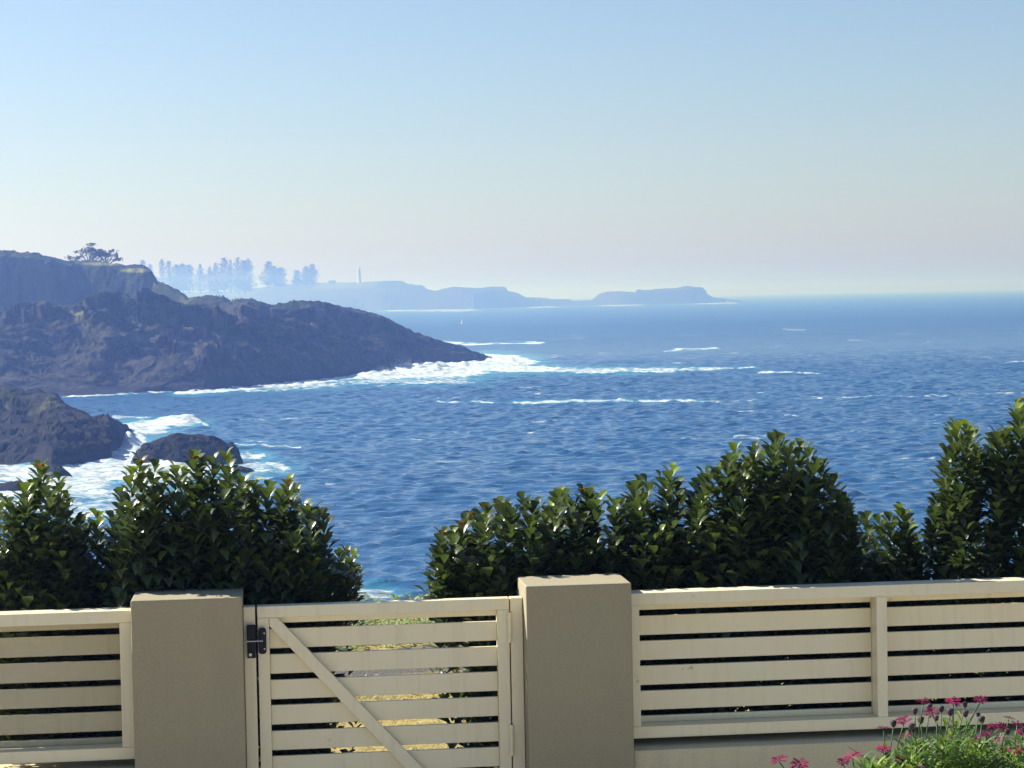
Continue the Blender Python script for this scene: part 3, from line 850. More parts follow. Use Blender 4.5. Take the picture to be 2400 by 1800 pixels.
def lighthouse():
    Y = 2925
    b = at(842.5, 664, Y)
    H = at(842.5, 622.5, Y).z - b.z
    k = H / 41.5
    root = empty('lighthouse', b)
    tag(root, 'hazy white lighthouse tower on the far headland', 'lighthouse')
    m = MB(); m.lathe((0, 0, 0), [(4.9 * k, 0), (4.4 * k, 4 * k), (3.6 * k, 29 * k), (4.4 * k, 30.5 * k)], 20); m.build('tower', M['white'], root, True)
    m = MB(); m.lathe((0, 0, 0), [(5.0 * k, 30.5 * k), (5.0 * k, 31.6 * k), (2.2 * k, 31.7 * k)], 20); m.build('gallery', M['roofm'], root)
    m = MB(); m.lathe((0, 0, 0), [(2.2 * k, 31.6 * k), (2.2 * k, 36.5 * k)], 12); m.build('lantern_room', M['white'], root)
    m = MB(); m.lathe((0, 0, 0), [(2.7 * k, 36.5 * k), (1.6 * k, 39 * k), (0.3 * k, 40.2 * k), (0.2 * k, 42 * k)], 12); m.build('dome_roof', M['roofm'], root)
lighthouse()
def hut(px, py, wpx, hpx, label):
    Y = 2915
    b = at(px, py + 2, Y)
    w_, h_ = wpx / F * Y, (hpx + 2) / F * Y
    root = empty('hut', b)
    tag(root, label, 'building')
    m = MB(); m.box(-w_ / 2, w_ / 2, -3, 3, -1, h_ * 0.6); m.build('wall', M['white'], root)
    m = MB(); m.prism([(-w_ * .56, h_ * .6), (w_ * .56, h_ * .6), (w_ * .36, h_), (-w_ * .36, h_)], -3.6, 3.6); m.build('roof', M['roofm'], root)
hut(779, 663, 17, 6, 'low hipped cottage between the pair of pines and the lighthouse')
hut(640, 670, 6, 4, 'small pale shed at the foot of the trio of pines')
hut(557, 680, 9, 4, 'small pale roofed shed under the tall clump of pines')

def sailboat():
    Y = 1180
    b = at(1082.5, 757, Y); b.z = 0
    h = 14.5 / F * Y
    root = empty('sailboat', b)
    tag(root, 'tiny white sailing boat off the far headland', 'sailing boat')
    m = MB()
    L, hb = 1.7, 0.28
    sec = [(-L / 2, 0.30, 0.22), (-L / 5, 0.42, 0.2), (L / 5, 0.34, 0.2), (L / 2, 0.02, 0.3)]
    vs, fs = [], []
    for x, w_, t_ in sec: vs += [(x, -w_, t_ + .1), (x, -w_ * .5, -.15), (x, w_ * .5, -.15), (x, w_, t_ + .1)]
    for i in range(3):
        for q in range(4): fs.append([4 * i + q, 4 * i + (q + 1) % 4, 4 * i + 4 + (q + 1) % 4, 4 * i + 4 + q])
    fs += [[0, 3, 2, 1], [12, 13, 14, 15]]
    m.poly(vs, fs); m.build('hull', M['white'], root)
    m = MB(); m.tube([(0.2, 0, 0.2), (0.2, 0, h)], 0.025, 6); m.build('mast', M['steel'], root)
    m = MB()
    pts = []
    for i in range(9):
        k = i / 8
        for j in range(4):
            q = j / 3
            pts.append((0.17 - q * (1 - k) ** 0.8 * 0.78 , 0.16 * math.sin(q * 3.1) * (1 - k), 0.4 + (h - 0.42) * k))
    m.poly(pts, [[4 * i + j, 4 * i + j + 1, 4 * i + j + 5, 4 * i + j + 4] for i in range(8) for j in range(3)])
    o = m.build('sail', M['sail'], root, True)
    s_ = o.modifiers.new('cloth', 'SOLIDIFY'); s_.thickness = 0.02
    root.rotation_euler = (0.03, 0.05, -0.88)
sailboat()

# ------------------------------------------------------------------ garden ground behind and in front of the fence
D = 9.27                               # pillar fronts, in the fence frame
GZ = 11.58
def ground():
    xs = np.concatenate([np.linspace(-16, -2, 57), np.linspace(-1.9, 2.9, 97), np.linspace(3, 16, 53)])
    ys = np.concatenate([np.linspace(-3, 10.4, 20), np.linspace(10.6, 18.6, 70), np.linspace(19, 36, 18)])
    Xg, Yg = np.meshgrid(xs, ys)
    edge = 17.6 + 0.5 * fbm(Xg / 3, Xg * 0 + 1.5, 2, 700)
    Zg = GZ + 0.035 * fbm(Xg / 1.5, Yg / 1.5, 3, 701) * (Yg > 10)
    over = np.maximum(Yg - edge, 0)
    Zg = Zg - over * 0.95 + np.minimum(over, 1) * 0.35 * (fbm(Xg / 2, Yg / 2, 3, 702) - 1)
    Zg = np.maximum(Zg, -2.5)
    gravel = sst(14.15, 14.3, Yg + 0.1 * fbm(Xg / .6, Yg / .6, 2, 705)) * (1 - sst(15.2, 15.35, Yg + 0.1 * fbm(Xg / .6, Yg / .6, 2, 706)))
    V = np.stack([Xg * cy - Yg * sy, Xg * sy + Yg * cy, Zg], -1).reshape(-1, 3)
    nr, nc = Xg.shape
    idx = np.arange(nr * nc).reshape(nr, nc)
    fc = np.stack([idx[:-1, :-1], idx[:-1, 1:], idx[1:, 1:], idx[1:, :-1]], -1).reshape(-1, 4)
    o = mesh_obj('ground', V, fc, M['ground'], None, True, {'gravel': gravel, 'bounce_paving': 1.0 - sst(9.2, 9.3, Yg), 'shade_mulch': sst(9.3, 9.5, Yg) * (1 - sst(11.3, 11.5, Yg)) * np.maximum(1 - sst(0.24, 0.34, Xg), sst(0.78, 0.9, Xg))})
    tag(o, 'dry lawn crossed by a grey gravel path behind the fence', None, None, 'structure')
ground()

# ------------------------------------------------------------------ fence, gate and pillars
RZ = YAW
def pillar(x0, x1, zt, label):
    root = empty('pillar', W((x0 + x1) / 2, D + 0.17, GZ), RZ)
    tag(root, label, 'pillar', 'rendered gate pillars')
    m = MB(((x0 + x1) / 2, D + 0.17, GZ))
    m.box(x0, x1, D, D + 0.34, GZ - 0.1, zt)
    m.build('shaft', M['render'], root, False, 0.006)
pillar(-0.640, -0.181, 12.771, 'rendered gate pillar on the latch side, its top dappled with hedge shade')
pillar(1.009, 1.460, 12.777, 'rendered gate pillar on the hinge side, its top fully sunlit')

YF = D + 0.12
ZT, ZR = 12.715, 12.664
SL0 = [(12.629, 12.6635), (12.519, 12.603), (12.4095, 12.4935), (12.3005, 12.3845), (12.191, 12.275), (12.1375, 12.1655)]
def fence(x0, x1, posts, label, ext):
    root = empty('slat_fence', W((x0 + x1) / 2, YF + 0.055, GZ), RZ)
    tag(root, label, 'fence', 'slatted fence panels')
    og = ((x0 + x1) / 2, YF + 0.055, GZ)
    def part(name, *bx):
        m = MB(og)
        for b in bx: m.box(*b)
        return m.build(name, M['paint'], root, False, 0.0022)
    part('top_rail', (x0, x1, YF, YF + 0.112, ZR, ZT))
    part('bottom_rail', (x0, x1, YF + 0.001, YF + 0.112, 12.086, 12.137))
    xs = []
    for a, b in posts:
        part('post', (a, b, YF + 0.002, YF + 0.112, 12.1375, ZR - 0.0005))
        xs.append((a, b))
    edges = [x0] + [v for ab in xs for v in ab] + [x1]
    bays = []
    cur = x0
    for a, b in xs:
        if a - cur > 0.05: bays.append((cur, a))
        cur = b
    if x1 - cur > 0.05: bays.append((cur, x1))
    for a, b in bays:
        part('slat_panel', *[(a + 0.001, b - 0.001, YF + 0.094, YF + 0.110, z0, z1) for z0, z1 in SL0])
fence(1.4615, 7.03, [(1.4615, 1.511), (2.556, 2.602), (3.65, 3.696), (4.744, 4.79), (5.838, 5.884), (6.98, 7.03)], 'long cream slat fence running right from the hinge side pillar, on a low rendered wall', 1)
fence(-4.2, -0.642, [(-0.697, -0.6425), (-1.79, -1.744), (-2.9, -2.854)], 'cream slat fence at the left edge, ending at the latch side pillar', -1)
def wall(x0, x1, label):
    m = MB(((x0 + x1) / 2, D + 0.18, GZ))
    m.box(x0, x1, D + 0.03, D + 0.33, GZ - 0.1, 12.053)
    o = m.build('low_wall', M['litwallrender'], None, False, 0.006)  # lightened render; sun thrown back onto the wall is in the colour
    o.location = W((x0 + x1) / 2, D + 0.18, GZ); o.rotation_euler = (0, 0, RZ)
    tag(o, label, 'wall', 'low rendered walls under the fences')
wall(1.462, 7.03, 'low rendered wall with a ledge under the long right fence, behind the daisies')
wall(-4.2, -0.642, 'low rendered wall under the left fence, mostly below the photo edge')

def gate_post(x0, x1, label, parts):
    og = ((x0 + x1) / 2, YF + 0.03, GZ)
    root = empty('gate_post', W(*og), RZ)
    tag(root, label, 'gate post')
    m = MB(og); m.box(x0, x1, YF, YF + 0.062, GZ - 0.1, 12.713); m.build('post', M['paint'], root, False, 0.003)
    return root, og
gp, og = gate_post(-0.1795, -0.1302, 'narrow cream gate post carrying the black latch keeper', 1)
m = MB(og); m.box(-0.1662, -0.1300, YF - 0.026, YF - 0.0005, 12.571, 12.638); m.box(-0.1655, -0.1308, YF - 0.022, YF - 0.0005, 12.498, 12.5705)
k_ = m.build('latch_keeper', M['black'], gp, False, 0.004)
m = MB(og); m.tube([(-0.153, YF - 0.030, 12.514), (-0.153, YF - 0.020, 12.514)], 0.0068, 14); m.build('key_cylinder', M['steel'], k_)
gq, og2 = gate_post(0.9535, 1.0065, 'narrow cream gate post on the hinge side, against the sunlit pillar', 1)

def gate():
    og = (0.41, YF + 0.03, GZ)
    root = empty('gate', W(*og), RZ)
    tag(root, 'cream slatted garden gate with a diagonal brace, between the two pillars', 'gate')
    x0, x1, zb = -0.1215, 0.9485, 11.72
    m = MB(og)
    m.box(x0, x1, YF, YF + 0.062, ZR, ZT - 0.002)
    m.build('top_rail', M['paint'], root, False, 0.0025)
    for a, b in ((x0 + 0.0005, x0 + 0.049), (x1 - 0.0505, x1 - 0.0005)):
        m = MB(og); m.box(a, b, YF + 0.001, YF + 0.062, zb, ZR - 0.0005)
        m.build('stile', M['paint'], root, False, 0.0025)
    m = MB(og); m.box(x0 + 0.0495, x1 - 0.051, YF + 0.001, YF + 0.062, zb, zb + 0.05); m.build('bottom_rail', M['paint'], root, False, 0.0025)
    m = MB(og)
    for z0, z1 in [(12.636, 12.6635), (12.528, 12.611), (12.4195, 12.5025), (12.310, 12.393), (12.202, 12.285), (12.092, 12.1745), (11.984, 12.067), (11.875, 11.958), (11.7705, 11.850)]:
        m.box(x0 + 0.0495, x1 - 0.051, YF + 0.036, YF + 0.052, z0, z1)
    m.build('slat_panel', M['paint'], root, False, 0.002)
    m = MB(og)
    sl_ = (0.5652 - (-0.0333)) / (12.659 - 11.9976)
    def bx(x, z, zt): return x + (z - zt) * sl_
    zlo = zb + 0.0505
    m.prism([(-0.0715, ZR - 0.001), (-0.0715, 12.6285), (0.4851 + (12.001 - zlo) * sl_, zlo), (0.5652 + (11.9976 - zlo) * sl_, zlo), (-0.0375, ZR - 0.001)], YF + 0.0015, YF + 0.0345)
    m.build('diagonal_brace', M['paint'], root, False, 0.0025)
    m = MB(og)
    cx, cz, hw, hh, r = -0.102, 12.569, 0.0168, 0.055, 0.013
    pts = []
    for qx, qz, a0 in ((1, -1, -90), (1, 1, 0), (-1, 1, 90), (-1, -1, 180)):
        for s in range(5):
            a = math.radians(a0 + s * 22.5)
            pts.append((cx + qx * (hw - r) + r * math.cos(a), cz + qz * (hh - r) + r * math.sin(a)))
    m.prism(pts, YF - 0.022, YF + 0.0005)
    la = m.build('latch_body', M['black'], root, False, 0.003)
    for z in (12.602, 12.536):
        m = MB(og); m.tube([(cx + 0.009, YF - 0.0245, z), (cx + 0.009, YF - 0.0215, z)], 0.0035, 10); m.build('screw', M['steel'], la)
    m = MB(og); m.tube([(-0.172, YF - 0.031, 12.5715), (-0.10, YF - 0.031, 12.5715)], 0.0035, 10); m.build('latch_bar', M['steel'], root)
    for z0, z1 in ((12.524, 12.653), (12.037, 12.170)):
        m = MB(og)
        h = z1 - z0
        for a, b in ((0, .22), (.25, .73), (.76, 1)):
            m.tube([(0.9485, YF - 0.009, z0 + h * a), (0.9485, YF - 0.009, z0 + h * b)], 0.0088, 14)
        m.tube([(0.9485, YF - 0.009, z0 + 0.001), (0.9485, YF - 0.009, z1 - 0.001)], 0.006, 10)
        m.build('hinge', M['paint'], root)
gate()

# ------------------------------------------------------------------ leaves
def leaf_template(wid=0.74, fold=0.3, curl=0.32, rows=5, point=0.0):
    """unit leaf along +y, width in x, obovate; returns verts and quads"""
    v, f = [], []
    prof = [(0.0, 0.10), (0.25, 0.42), (0.55, 0.85), (0.76, 1.0), (0.92, 0.86), (1.0, 0.46 - point)]
    for k, w_ in prof:
        hw = wid * 0.5 * w_
        z = -curl * k * k
        v += [(-hw, k, z + fold * hw), (0, k, z), (hw, k, z + fold * hw)]
    for i in range(len(prof) - 1):
        a = 3 * i
        f += [(a, a + 1, a + 4, a + 3), (a + 1, a + 2, a + 5, a + 4)]
    return np.array(v), np.array(f)
LV, LF = leaf_template()
class Leaves:
    def __init__(self, tv=LV, tf=LF):
        self.P, self.Dr, self.Up, self.S, self.T, self.Yg = [], [], [], [], [], []
        self.tv, self.tf = tv, tf
    def add(self, p, d, up, s, tint, young=0.0):
        self.P.append(p); self.Dr.append(d); self.Up.append(up); self.S.append(s); self.T.append(tint); self.Yg.append(young)
    def build(self, name, mat, parent, org, smooth=True):
        if not self.P: return None
        P, D_, U, S = np.array(self.P), np.array(self.Dr), np.array(self.Up), np.array(self.S)
        D_ = D_ / np.linalg.norm(D_, axis=1)[:, None]
        Xv = np.cross(D_, U); Xv /= (np.linalg.norm(Xv, axis=1)[:, None] + 1e-9)
        U = np.cross(Xv, D_)
        V = P[:, None] + S[:, None, None] * (self.tv[None, :, 0, None] * Xv[:, None] + self.tv[None, :, 1, None] * D_[:, None] + self.tv[None, :, 2, None] * U[:, None])
        n, k = len(P), len(self.tv)
        Fc = (self.tf[None] + (np.arange(n) * k)[:, None, None]).reshape(-1, 4)
        V = V.reshape(-1, 3) - np.array(org)
        return mesh_obj(name, V, Fc, mat, parent, smooth, {'tint': np.repeat(np.array(self.T), k), 'young': np.repeat(np.array(self.Yg), k)})

HF = 9.27 + 0.12
SHR = np.random.RandomState(21)
def shoot(lv, nw, tip, L, lean, size, orange=0.0, dens=1.0, yg=0.0):
    """one upright leafy shoot in the fence frame ending at tip"""
    rs = SHR
    base = np.array(tip) - np.array([lean[0], lean[1], 1.0]) * L
    n = max(7, int(L / 0.0115 * dens))
    ph = rs.rand() * 6.28
    tb = rs.rand() * 0.35
    for i in range(n):
        k = i / (n - 1)                       # 0 base .. 1 tip
        c = base + (np.array(tip) - base) * k + np.array([math.sin(k * 3 + ph), math.cos(k * 2 + ph), 0]) * 0.008
        a = ph + i * 2.39996
        up_ = 0.85 + 1.5 * max(0, (k - 0.35) / 0.65) ** 1.2 + rs.normal(0, 0.3)
        d = np.array([math.cos(a), math.sin(a), up_])
        s = size * (0.82 + 0.3 * rs.rand()) * (1.0 if k < 0.85 else 1 - 1.9 * (k - 0.85))
        up = np.array([-d[0] * up_ + rs.normal(0, .25), -d[1] * up_ + rs.normal(0, .25), 1.0])
        t_ = np.clip(tb + rs.rand() * 0.5 + 0.35 * (k > 0.6), 0, 1)
        young = max(0.0, (k - 0.80) / 0.2) * yg
        if c[1] + d[1] * s < HF + 0.165: continue
        lv.add(c + 0.006 * d, d, up, s, t_, young)
    if orange > 0:
        for i in range(5):
            a = ph + i * 2.4
            d = np.array([math.cos(a) * 0.45, math.sin(a) * 0.45, 1.0])
            nw.add(np.array(tip) + np.array([0, 0, -0.006]), d, np.array([-d[0], -d[1], 0.3]), size * (0.5 + 0.15 * rs.rand()), rs.rand() * (1 if orange < 0.7 else 0.5), 0.0)
HF = D + 0.12
def shrub(name_label, x0, x1, tips, depth, bottom=1790, orange=(), seed=0, extra=1.0, size=0.064, nstem=5, lo=0, hi=0):
    """tips: outline shoots in photo pixels; they stand at mid depth, others fill the body in front and behind"""
    rs = SHR
    ym = depth
    lv, nw, st = Leaves(), Leaves(), MB()
    tips = sorted(tips)
    tx, tyy = [p[0] for p in tips], [p[1] for p in tips]
    cx = fpt((x0 + x1) / 2, 1500, ym)[0]
    org = (cx, ym, GZ)
    root = empty('hedge_shrub', W(*org), RZ)
    tag(root, name_label, 'shrub', 'glossy shrubs of the hedge behind the fence')
    for i, (px, py) in enumerate(tips):
        y = ym + rs.uniform(-.16, .16)
        X, Z = fpt(px, py + 10, y)
        o_ = 1.0 if i in orange else 0.0
        shoot(lv, nw, (X, y, Z), rs.uniform(.30, .46), (rs.normal(0, .09), rs.normal(0, .1)), size * rs.uniform(1.0, 1.15), o_, 1.0, rs.choice([0, 0, 0.3, 0.8]))
        for q in range(2):                    # side shoots just below
            y2 = y + rs.uniform(-.15, .15)
            X2, Z2 = fpt(px + rs.normal(0, 15), py + rs.uniform(35, 95), y2)
            shoot(lv, nw, (X2, y2, Z2), rs.uniform(.14, .26), (rs.normal(0, .16), rs.normal(0, .16)), size * rs.uniform(.85, 1.05), 0, 1.0, rs.choice([0, 0, 0.25]))
    wpx = x1 - x0
    n = int(wpx * 1.5 * extra)
    for i in range(n):
        px = rs.uniform(x0, x1)
        if (lo and px < x0 + lo and rs.rand() < .93) or (hi and px > x1 - hi and rs.rand() < .93): low_ = 1370
        else: low_ = bottom
        tl = np.interp(px, tx, tyy, left=tyy[0] + 40, right=tyy[-1] + 40)
        e = min(px - x0, x1 - px) / 45
        lim = tl + 118 + max(0, 1 - e) * 50
        u_ = rs.rand()
        py = lim + (bottom - lim) * u_ if rs.rand() < 0.7 else (lim + abs(rs.normal(0, 30)) if rs.rand() < .4 else rs.uniform(1300, 1480))
        if py > low_: continue
        k = min(1, (py - tl) / 260)
        y = ym + rs.uniform(-.32, .36) * (0.45 + 0.55 * k)
        X, Z = fpt(px, py, y)
        shoot(lv, nw, (X, y, Z), rs.uniform(.16, .32), (rs.normal(0, .15), rs.normal(0, .15)), size * rs.uniform(.8, 1.1), 1.0 if rs.rand() < 0.002 else 0, 0.8, rs.choice([0, 0, 0, 0.5]))
    for i in range(nstem):
        px, py = tips[int((i + .5) / nstem * len(tips))]
        X, Z = fpt(px, py + 60, ym)
        Xb = cx + (X - cx) * 0.45
        st.tube([(Xb, ym + rs.uniform(-.1, .1), GZ - 0.03), ((X + Xb) / 2 + rs.normal(0, .03), ym, GZ + (Z - GZ) * .5), (X, ym, Z)], [0.017, 0.012, 0.005], 6)
    lv.build('foliage', M['leaf'], root, org)
    for q in range(0, len(nw.P), 5):
        t5 = Leaves()
        for a_ in ('P', 'Dr', 'Up', 'S', 'T', 'Yg'): setattr(t5, a_, getattr(nw, a_)[q:q + 5])
        t5.build('new_growth', M['newleaf'], root, org)
    st.o = org
    st.build('stem', M['bark'], root, True)
H1 = HF + 0.52
shrub('hedge shrub cut by the left photo edge, only its dark right side showing', -110, 34, [(-80, 1140), (-30, 1168), (0, 1172), (18, 1178)], H1 + 0.1, seed=1)
shrub('hedge shrub with two narrow spires, the taller tipped orange, near the left edge', 6, 186, [(36, 1190), (60, 1142), (94, 1092), (112, 1130), (144, 1126), (163, 1165)], H1 + 0.05, orange=(2,), extra=1.25)
shrub('low dark hedge shrub in the dip between the two spires and the big left bush', 150, 292, [(168, 1240), (200, 1222), (230, 1207), (262, 1215), (284, 1235)], H1 + 0.12, orange=(0,), extra=1.2)
shrub('biggest bush of the left hedge, broad, with orange tips, behind the latch side pillar', 272, 560, [(288, 1152), (307, 1103), (330, 1080), (361, 1092), (384, 1120), (411, 1096), (434, 1112), (457, 1070), (478, 1084), (503, 1078), (523, 1069), (540, 1110)], H1 - 0.14, orange=(2, 5, 7), extra=1.35, nstem=8)
shrub('shrub with a lone pale upright tip, right of the biggest bush of the left hedge', 548, 762, [(560, 1136), (575, 1122), (600, 1136), (630, 1144), (655, 1160), (676, 1127), (692, 1146), (715, 1190), (738, 1193), (752, 1202)], H1 - 0.06, orange=(5,), extra=1.3, nstem=6)
shrub('small low shrub ending the left hedge at the gap over the gate', 716, 838, [(735, 1330), (755, 1315), (775, 1304), (800, 1300), (815, 1287), (831, 1298)], H1 + 0.1, orange=(4,), extra=1.4, nstem=3, size=0.05, hi=85)
shrub('rounded shrub with yellow and orange tips starting the right hedge beside the gate gap', 1016, 1284, [(1026, 1290), (1040, 1246), (1062, 1252), (1084, 1226), (1105, 1206), (1122, 1212), (1140, 1190), (1169, 1180), (1185, 1181), (1208, 1196), (1226, 1167), (1253, 1184), (1272, 1215)], H1, orange=(1, 3, 4, 6, 7, 8), extra=1.35, nstem=7, lo=95)
shrub('level topped shrub with one pink tip, behind the hinge side pillar', 1272, 1490, [(1290, 1195), (1305, 1158), (1325, 1157), (1345, 1175), (1367, 1148), (1384, 1154), (1403, 1164), (1436, 1175), (1460, 1176), (1478, 1171)], H1 + 0.04, orange=(4,), extra=1.3, nstem=6)
shrub('shrub with a pointed yellow flecked top between the level shrub and the tallest right bush', 1474, 1650, [(1490, 1140), (1501, 1125), (1520, 1129), (1548, 1118), (1572, 1097), (1592, 1130), (1618, 1160), (1636, 1180)], H1, orange=(5,), extra=1.3, nstem=5)
shrub('tallest bush of the right hedge with several finger like tops', 1630, 1986, [(1642, 1130), (1655, 1106), (1685, 1102), (1704, 1080), (1727, 1050), (1748, 1075), (1769, 1050), (1790, 1075), (1811, 1031), (1833, 1023), (1852, 1050), (1875, 1041), (1888, 1050), (1909, 1088), (1932, 1088), (1950, 1120), (1960, 1152), (1975, 1168)], H1 - 0.10, orange=(), extra=1.35, nstem=9)
shrub('short shrub in the dip between the tallest right bush and the leafy column', 1950, 2168, [(1962, 1262), (1984, 1240), (2000, 1227), (2035, 1212), (2057, 1216), (2085, 1212), (2107, 1193), (2122, 1198), (2134, 1235), (2156, 1280)], H1 + 0.08, extra=1.25, nstem=5)
shrub('slim leafy column with a pom pom top near the right edge', 2182, 2302, [(2190, 1202), (2200, 1165), (2214, 1130), (2226, 1008), (2243, 997), (2262, 1000), (2275, 1012), (2294, 1064)], H1 + 0.02, extra=0.85, nstem=4)
shrub('tall dark shrub cut by the right photo edge', 2318, 2520, [(2324, 1030), (2338, 1016), (2357, 1012), (2376, 952), (2399, 947), (2420, 930), (2450, 940), (2480, 960)], H1, extra=1.3, nstem=5)

# ground cover seen through the gate
def gate_view():
    rs = np.random.RandomState(31)
    tv, tf = leaf_template(0.10, 0.1, 0.35)
    lv = Leaves(tv, tf)
    for i in range(5200):
        x, y = rs.uniform(-.9, 1.5), rs.uniform(11.3, 14.2)
        a = rs.rand() * 6.28
        d = np.array([math.cos(a), math.sin(a), rs.uniform(.3, 1.6)])
        lv.add(np.array([x, y, GZ - .01]), d, np.array([-d[0], -d[1], 1.0]), rs.uniform(.04, .09), rs.rand(), 1.0 if rs.rand() < .15 else 0)
    o = lv.build('dry_grass', M['drygrass'], None, (0, 0, 0))
    o.rotation_euler = (0, 0, RZ)
    tag(o, 'yellow dry grass behind the gate', None, None, 'stuff')
    tv, tf = leaf_template(0.22, 0.4, 0.4)
    lv = Leaves(tv, tf)
    for i in range(3600):
        x, y = rs.uniform(-1.2, 1.9), rs.uniform(15.2, 17.7)
        a = rs.rand() * 6.28
        d = np.array([math.cos(a), math.sin(a), rs.uniform(.4, 1.8)])
        lv.add(np.array([x, y, GZ - .02 + 0.05 * rs.rand()]), d, np.array([-d[0], -d[1], 1.0]), rs.uniform(.06, .12), rs.rand(), 1.0 if rs.rand() < .2 else 0)
    o = lv.build('ground_cover', M['fleshy'], None, (0, 0, 0))
    o.rotation_euler = (0, 0, RZ)
    tag(o, 'low pale green plants along the cliff edge behind the gravel path', None, None, 'stuff')
gate_view()
DV, DF = leaf_template(0.30, 0.2, 0.12)
def daisy(parent, org, p, r, tilt, mat, seed, name='flower', n=16, droop=0.0, eye='eye'):
    rs = np.random.RandomState(seed)
    q = Vector((tilt[0], tilt[1], 1)).normalized()
    u = q.orthogonal().normalized(); v = q.cross(u)
    lv = Leaves(DV, DF)
    for ring in (0, 1):
        for i in range(n):
            a = 6.283 * (i + 0.5 * ring + rs.normal(0, .12)) / n
            el = droop + 0.12 * ring + rs.normal(0, .13)
            d = (u * math.cos(a) + v * math.sin(a)) * math.cos(el) + q * math.sin(el)
            lv.add(np.array(Vector(p) + d * r * 0.15), np.array(d), np.array(q), r * rs.uniform(.78, .9) * (1 - .12 * ring), rs.rand(), rs.rand() * .4)
    f = lv.build(name, mat, parent, org)
    m = MB(org)
    C0 = Vector(p)
    ring = [C0 + q * 0.002 + (u * math.cos(a) + v * math.sin(a)) * r * .22 for a in [k * 6.283 / 10 for k in range(10)]]
    ring2 = [C0 + q * r * 0.13 + (u * math.cos(a) + v * math.sin(a)) * r * .13 for a in [k * 6.283 / 10 for k in range(10)]]
    m.poly(ring + ring2 + [C0 + q * r * 0.16], [[k, (k + 1) % 10, 10 + (k + 1) % 10, 10 + k] for k in range(10)] + [[10 + k, 10 + (k + 1) % 10, 20] for k in range(10)])
    m.build('flower_centre', M[eye], f, True)
    return f
for i, (px, py, lb, c_) in enumerate([(862, 1519, 'small yellow orange flower, leftmost in the low plants behind the gate', 'orange'), (893, 1507, 'deep orange flower, middle one in the low plants behind the gate', 'orange'), (918, 1507, 'small yellow flower, rightmost in the low plants behind the gate', 'orange')]):
    yy = 15.65
    X, Z = fpt(px, py, yy)
    org = (X, yy, GZ)
    root = empty('gazania', W(*org), RZ)
    tag(root, lb, 'flower', 'orange flowers behind the gate')
    m = MB(org); m.tube([(X, yy, GZ), (X, yy, Z - .005)], .004, 5); m.build('stem', M['fleshy'], root)
    daisy(root, org, (X, yy, max(Z, GZ + .06)), 0.05, (-.2, -.5), M['orange'], 900 + i, 'petals', 12, 0.1)

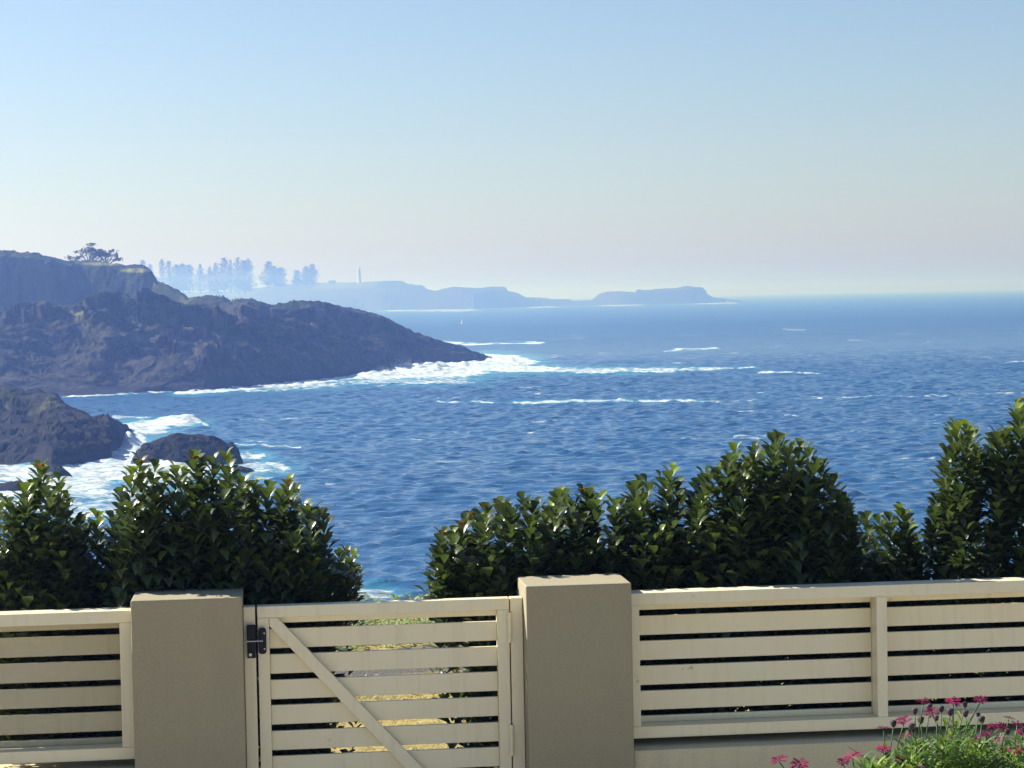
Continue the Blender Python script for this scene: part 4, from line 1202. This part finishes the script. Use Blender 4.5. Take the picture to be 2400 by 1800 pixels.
# ------------------------------------------------------------------ daisy bush in the corner
def daisies():
    rs = np.random.RandomState(41)
    yb = 7.25
    X0 = fpt(2240, 1750, yb)[0]
    org = (X0, yb, GZ)
    root = empty('daisy_bush', W(*org), RZ)
    tag(root, 'bush of pink and crimson daisies in the lower right corner', 'flowering bush')
    FL = [(2164, 1645, 30, 'd', .2), (2234, 1644, 33, 'p', -.1), (2298, 1642, 30, 'd', -.2), (2184, 1671, 30, 'd', -.3), (2119, 1690, 33, 'd', -.1), (2071, 1708, 30, 'd', .4),
          (2329, 1703, 28, 'p', .1), (2349, 1702, 26, 'p', -.3), (2364, 1684, 26, 'd', .5), (2384, 1698, 28, 'p', .1), (2396, 1716, 26, 'p', -.2), (2231, 1706, 24, 'd', .3), (2212, 1727, 28, 'p', .5),
          (2122, 1726, 26, 'd', .1), (2288, 1734, 34, 'p', .3), (2311, 1722, 27, 'p', -.2), (2342, 1731, 27, 'd', .1), (2071, 1754, 32, 'p', .1), (1998, 1772, 38, 'p', .2), (1976, 1787, 26, 'd', -.2),
          (1826, 1783, 36, 'd', .1), (1874, 1793, 38, 'd', -.1), (2115, 1783, 31, 'p', -.8), (2199, 1789, 44, 'p', -.2), (2379, 1758, 32, 'p', .2), (2155, 1798, 30, 'd', 0), (2330, 1790, 30, 'p', -.2), (2030, 1800, 28, 'd', .2), (2430, 1740, 32, 'p', 0), (2260, 1812, 34, 'p', -.3)]
    st = MB(org)
    for i, (px, py, wpx, c_, tl) in enumerate(FL):
        y = yb + rs.uniform(-.22, .22)
        X, Z = fpt(px, py, y)
        r = wpx / 2 / F * y * 1.3
        f = daisy(root, org, (X, y, Z), r, (rs.normal(0, .25), tl * 0.7 - 0.25), M['petal' if c_ == 'p' else 'petaldark'], 1000 + i, 'flower', 11, 0.22 if c_ == 'd' else 0.05)
        f['label'] = 'bright pink flower' if c_ == 'p' else 'dark crimson flower'
        bx = X + rs.normal(0, .05) + (X0 - X) * 0.12
        st.tube([(X, y, Z - .004), (X + (bx - X) * .4 + rs.normal(0, .008), y + .02, Z - .09), (bx, y + rs.normal(0, .05), Z - .26)], [.0022, .0024, .003], 5)
    for i, (px, py) in enumerate([(2144, 1667), (2178, 1658), (2206, 1662), (2227, 1669), (2263, 1673), (2301, 1687), (2293, 1676), (2094, 1696), (2195, 1683), (2262, 1652), (2136, 1704), (2158, 1688), (2362, 1715), (2080, 1772)]):
        y = yb + rs.uniform(-.2, .2)
        X, Z = fpt(px, py, y)
        m = MB(org)
        k = rs.uniform(.6, .95)
        m.lathe((X, y, Z), [(.002, -.014 * k), (.009 * k, -.008 * k), (.012 * k, .002), (.013 * k, .010 * k), (.006 * k, .014 * k)], 9)
        lvs = Leaves(DV, DF)
        b = m.build('spent_flower', M['bud'], root, True)
        bx = X + rs.normal(0, .04)
        st.tube([(X, y, Z - .012), (X + (bx - X) * .5, y + .01, Z - .12), (bx, y, Z - .27)], [.002, .0022, .003], 5)
    tv, tf = leaf_template(0.24, 0.3, 0.35)
    lv = Leaves(tv, tf)
    def top(px): return np.interp(px, [1960, 2060, 2140, 2240, 2320, 2420], [1830, 1775, 1745, 1715, 1735, 1740])
    for i in range(560):
        px = rs.uniform(1990, 2440)
        t0 = top(px)
        py = t0 + abs(rs.normal(0, 60)) + rs.rand() * 60 + (0 if rs.rand() < .8 else -30)
        if px > 2215 and px < 2265 and rs.rand() < .5: py -= 30
        y = yb + rs.uniform(-.28, .28)
        X, Z = fpt(px, py, y)
        n = 12
        ph = rs.rand() * 6.28
        tb = rs.rand()
        for q in range(n):
            k = q / (n - 1)
            a = ph + q * 2.4
            d = np.array([math.cos(a), math.sin(a), 0.3 + 1.2 * k])
            lv.add(np.array([X + rs.normal(0, .004), y + rs.normal(0, .004), Z - .12 * (1 - k)]), d, np.array([-d[0], -d[1], 1.0]), rs.uniform(.036, .062), np.clip(tb * .6 + .4 * rs.rand(), 0, 1), 0.6 * (rs.rand() < .12))
    for i in range(2):
        pass
    lv.build('foliage', M['daisyleaf'], root, org)
    st.build('stem', M['daisyleaf'], root, True)
daisies()

# ------------------------------------------------------------------ sea haze
def haze():
    k = N('sea haze')
    pv = k.n('VolumePrincipled', {'Color': (0.21, 0.345, 0.80, 1), 'Density': 0.00097, 'Anisotropy': 0.66, 'Absorption Color': (1, 1.0, 0.09, 1)})
    k.t.links.new(pv.outputs[0], k.out.inputs['Volume'])
    m = MB((0, 0, 0))
    m.box(-22500, 22500, -60, 12600, -4.2, 48)
    o = m.build('haze', k.m)
    tag(o, 'pale sea haze over the whole bay', None, None, 'stuff')
haze()
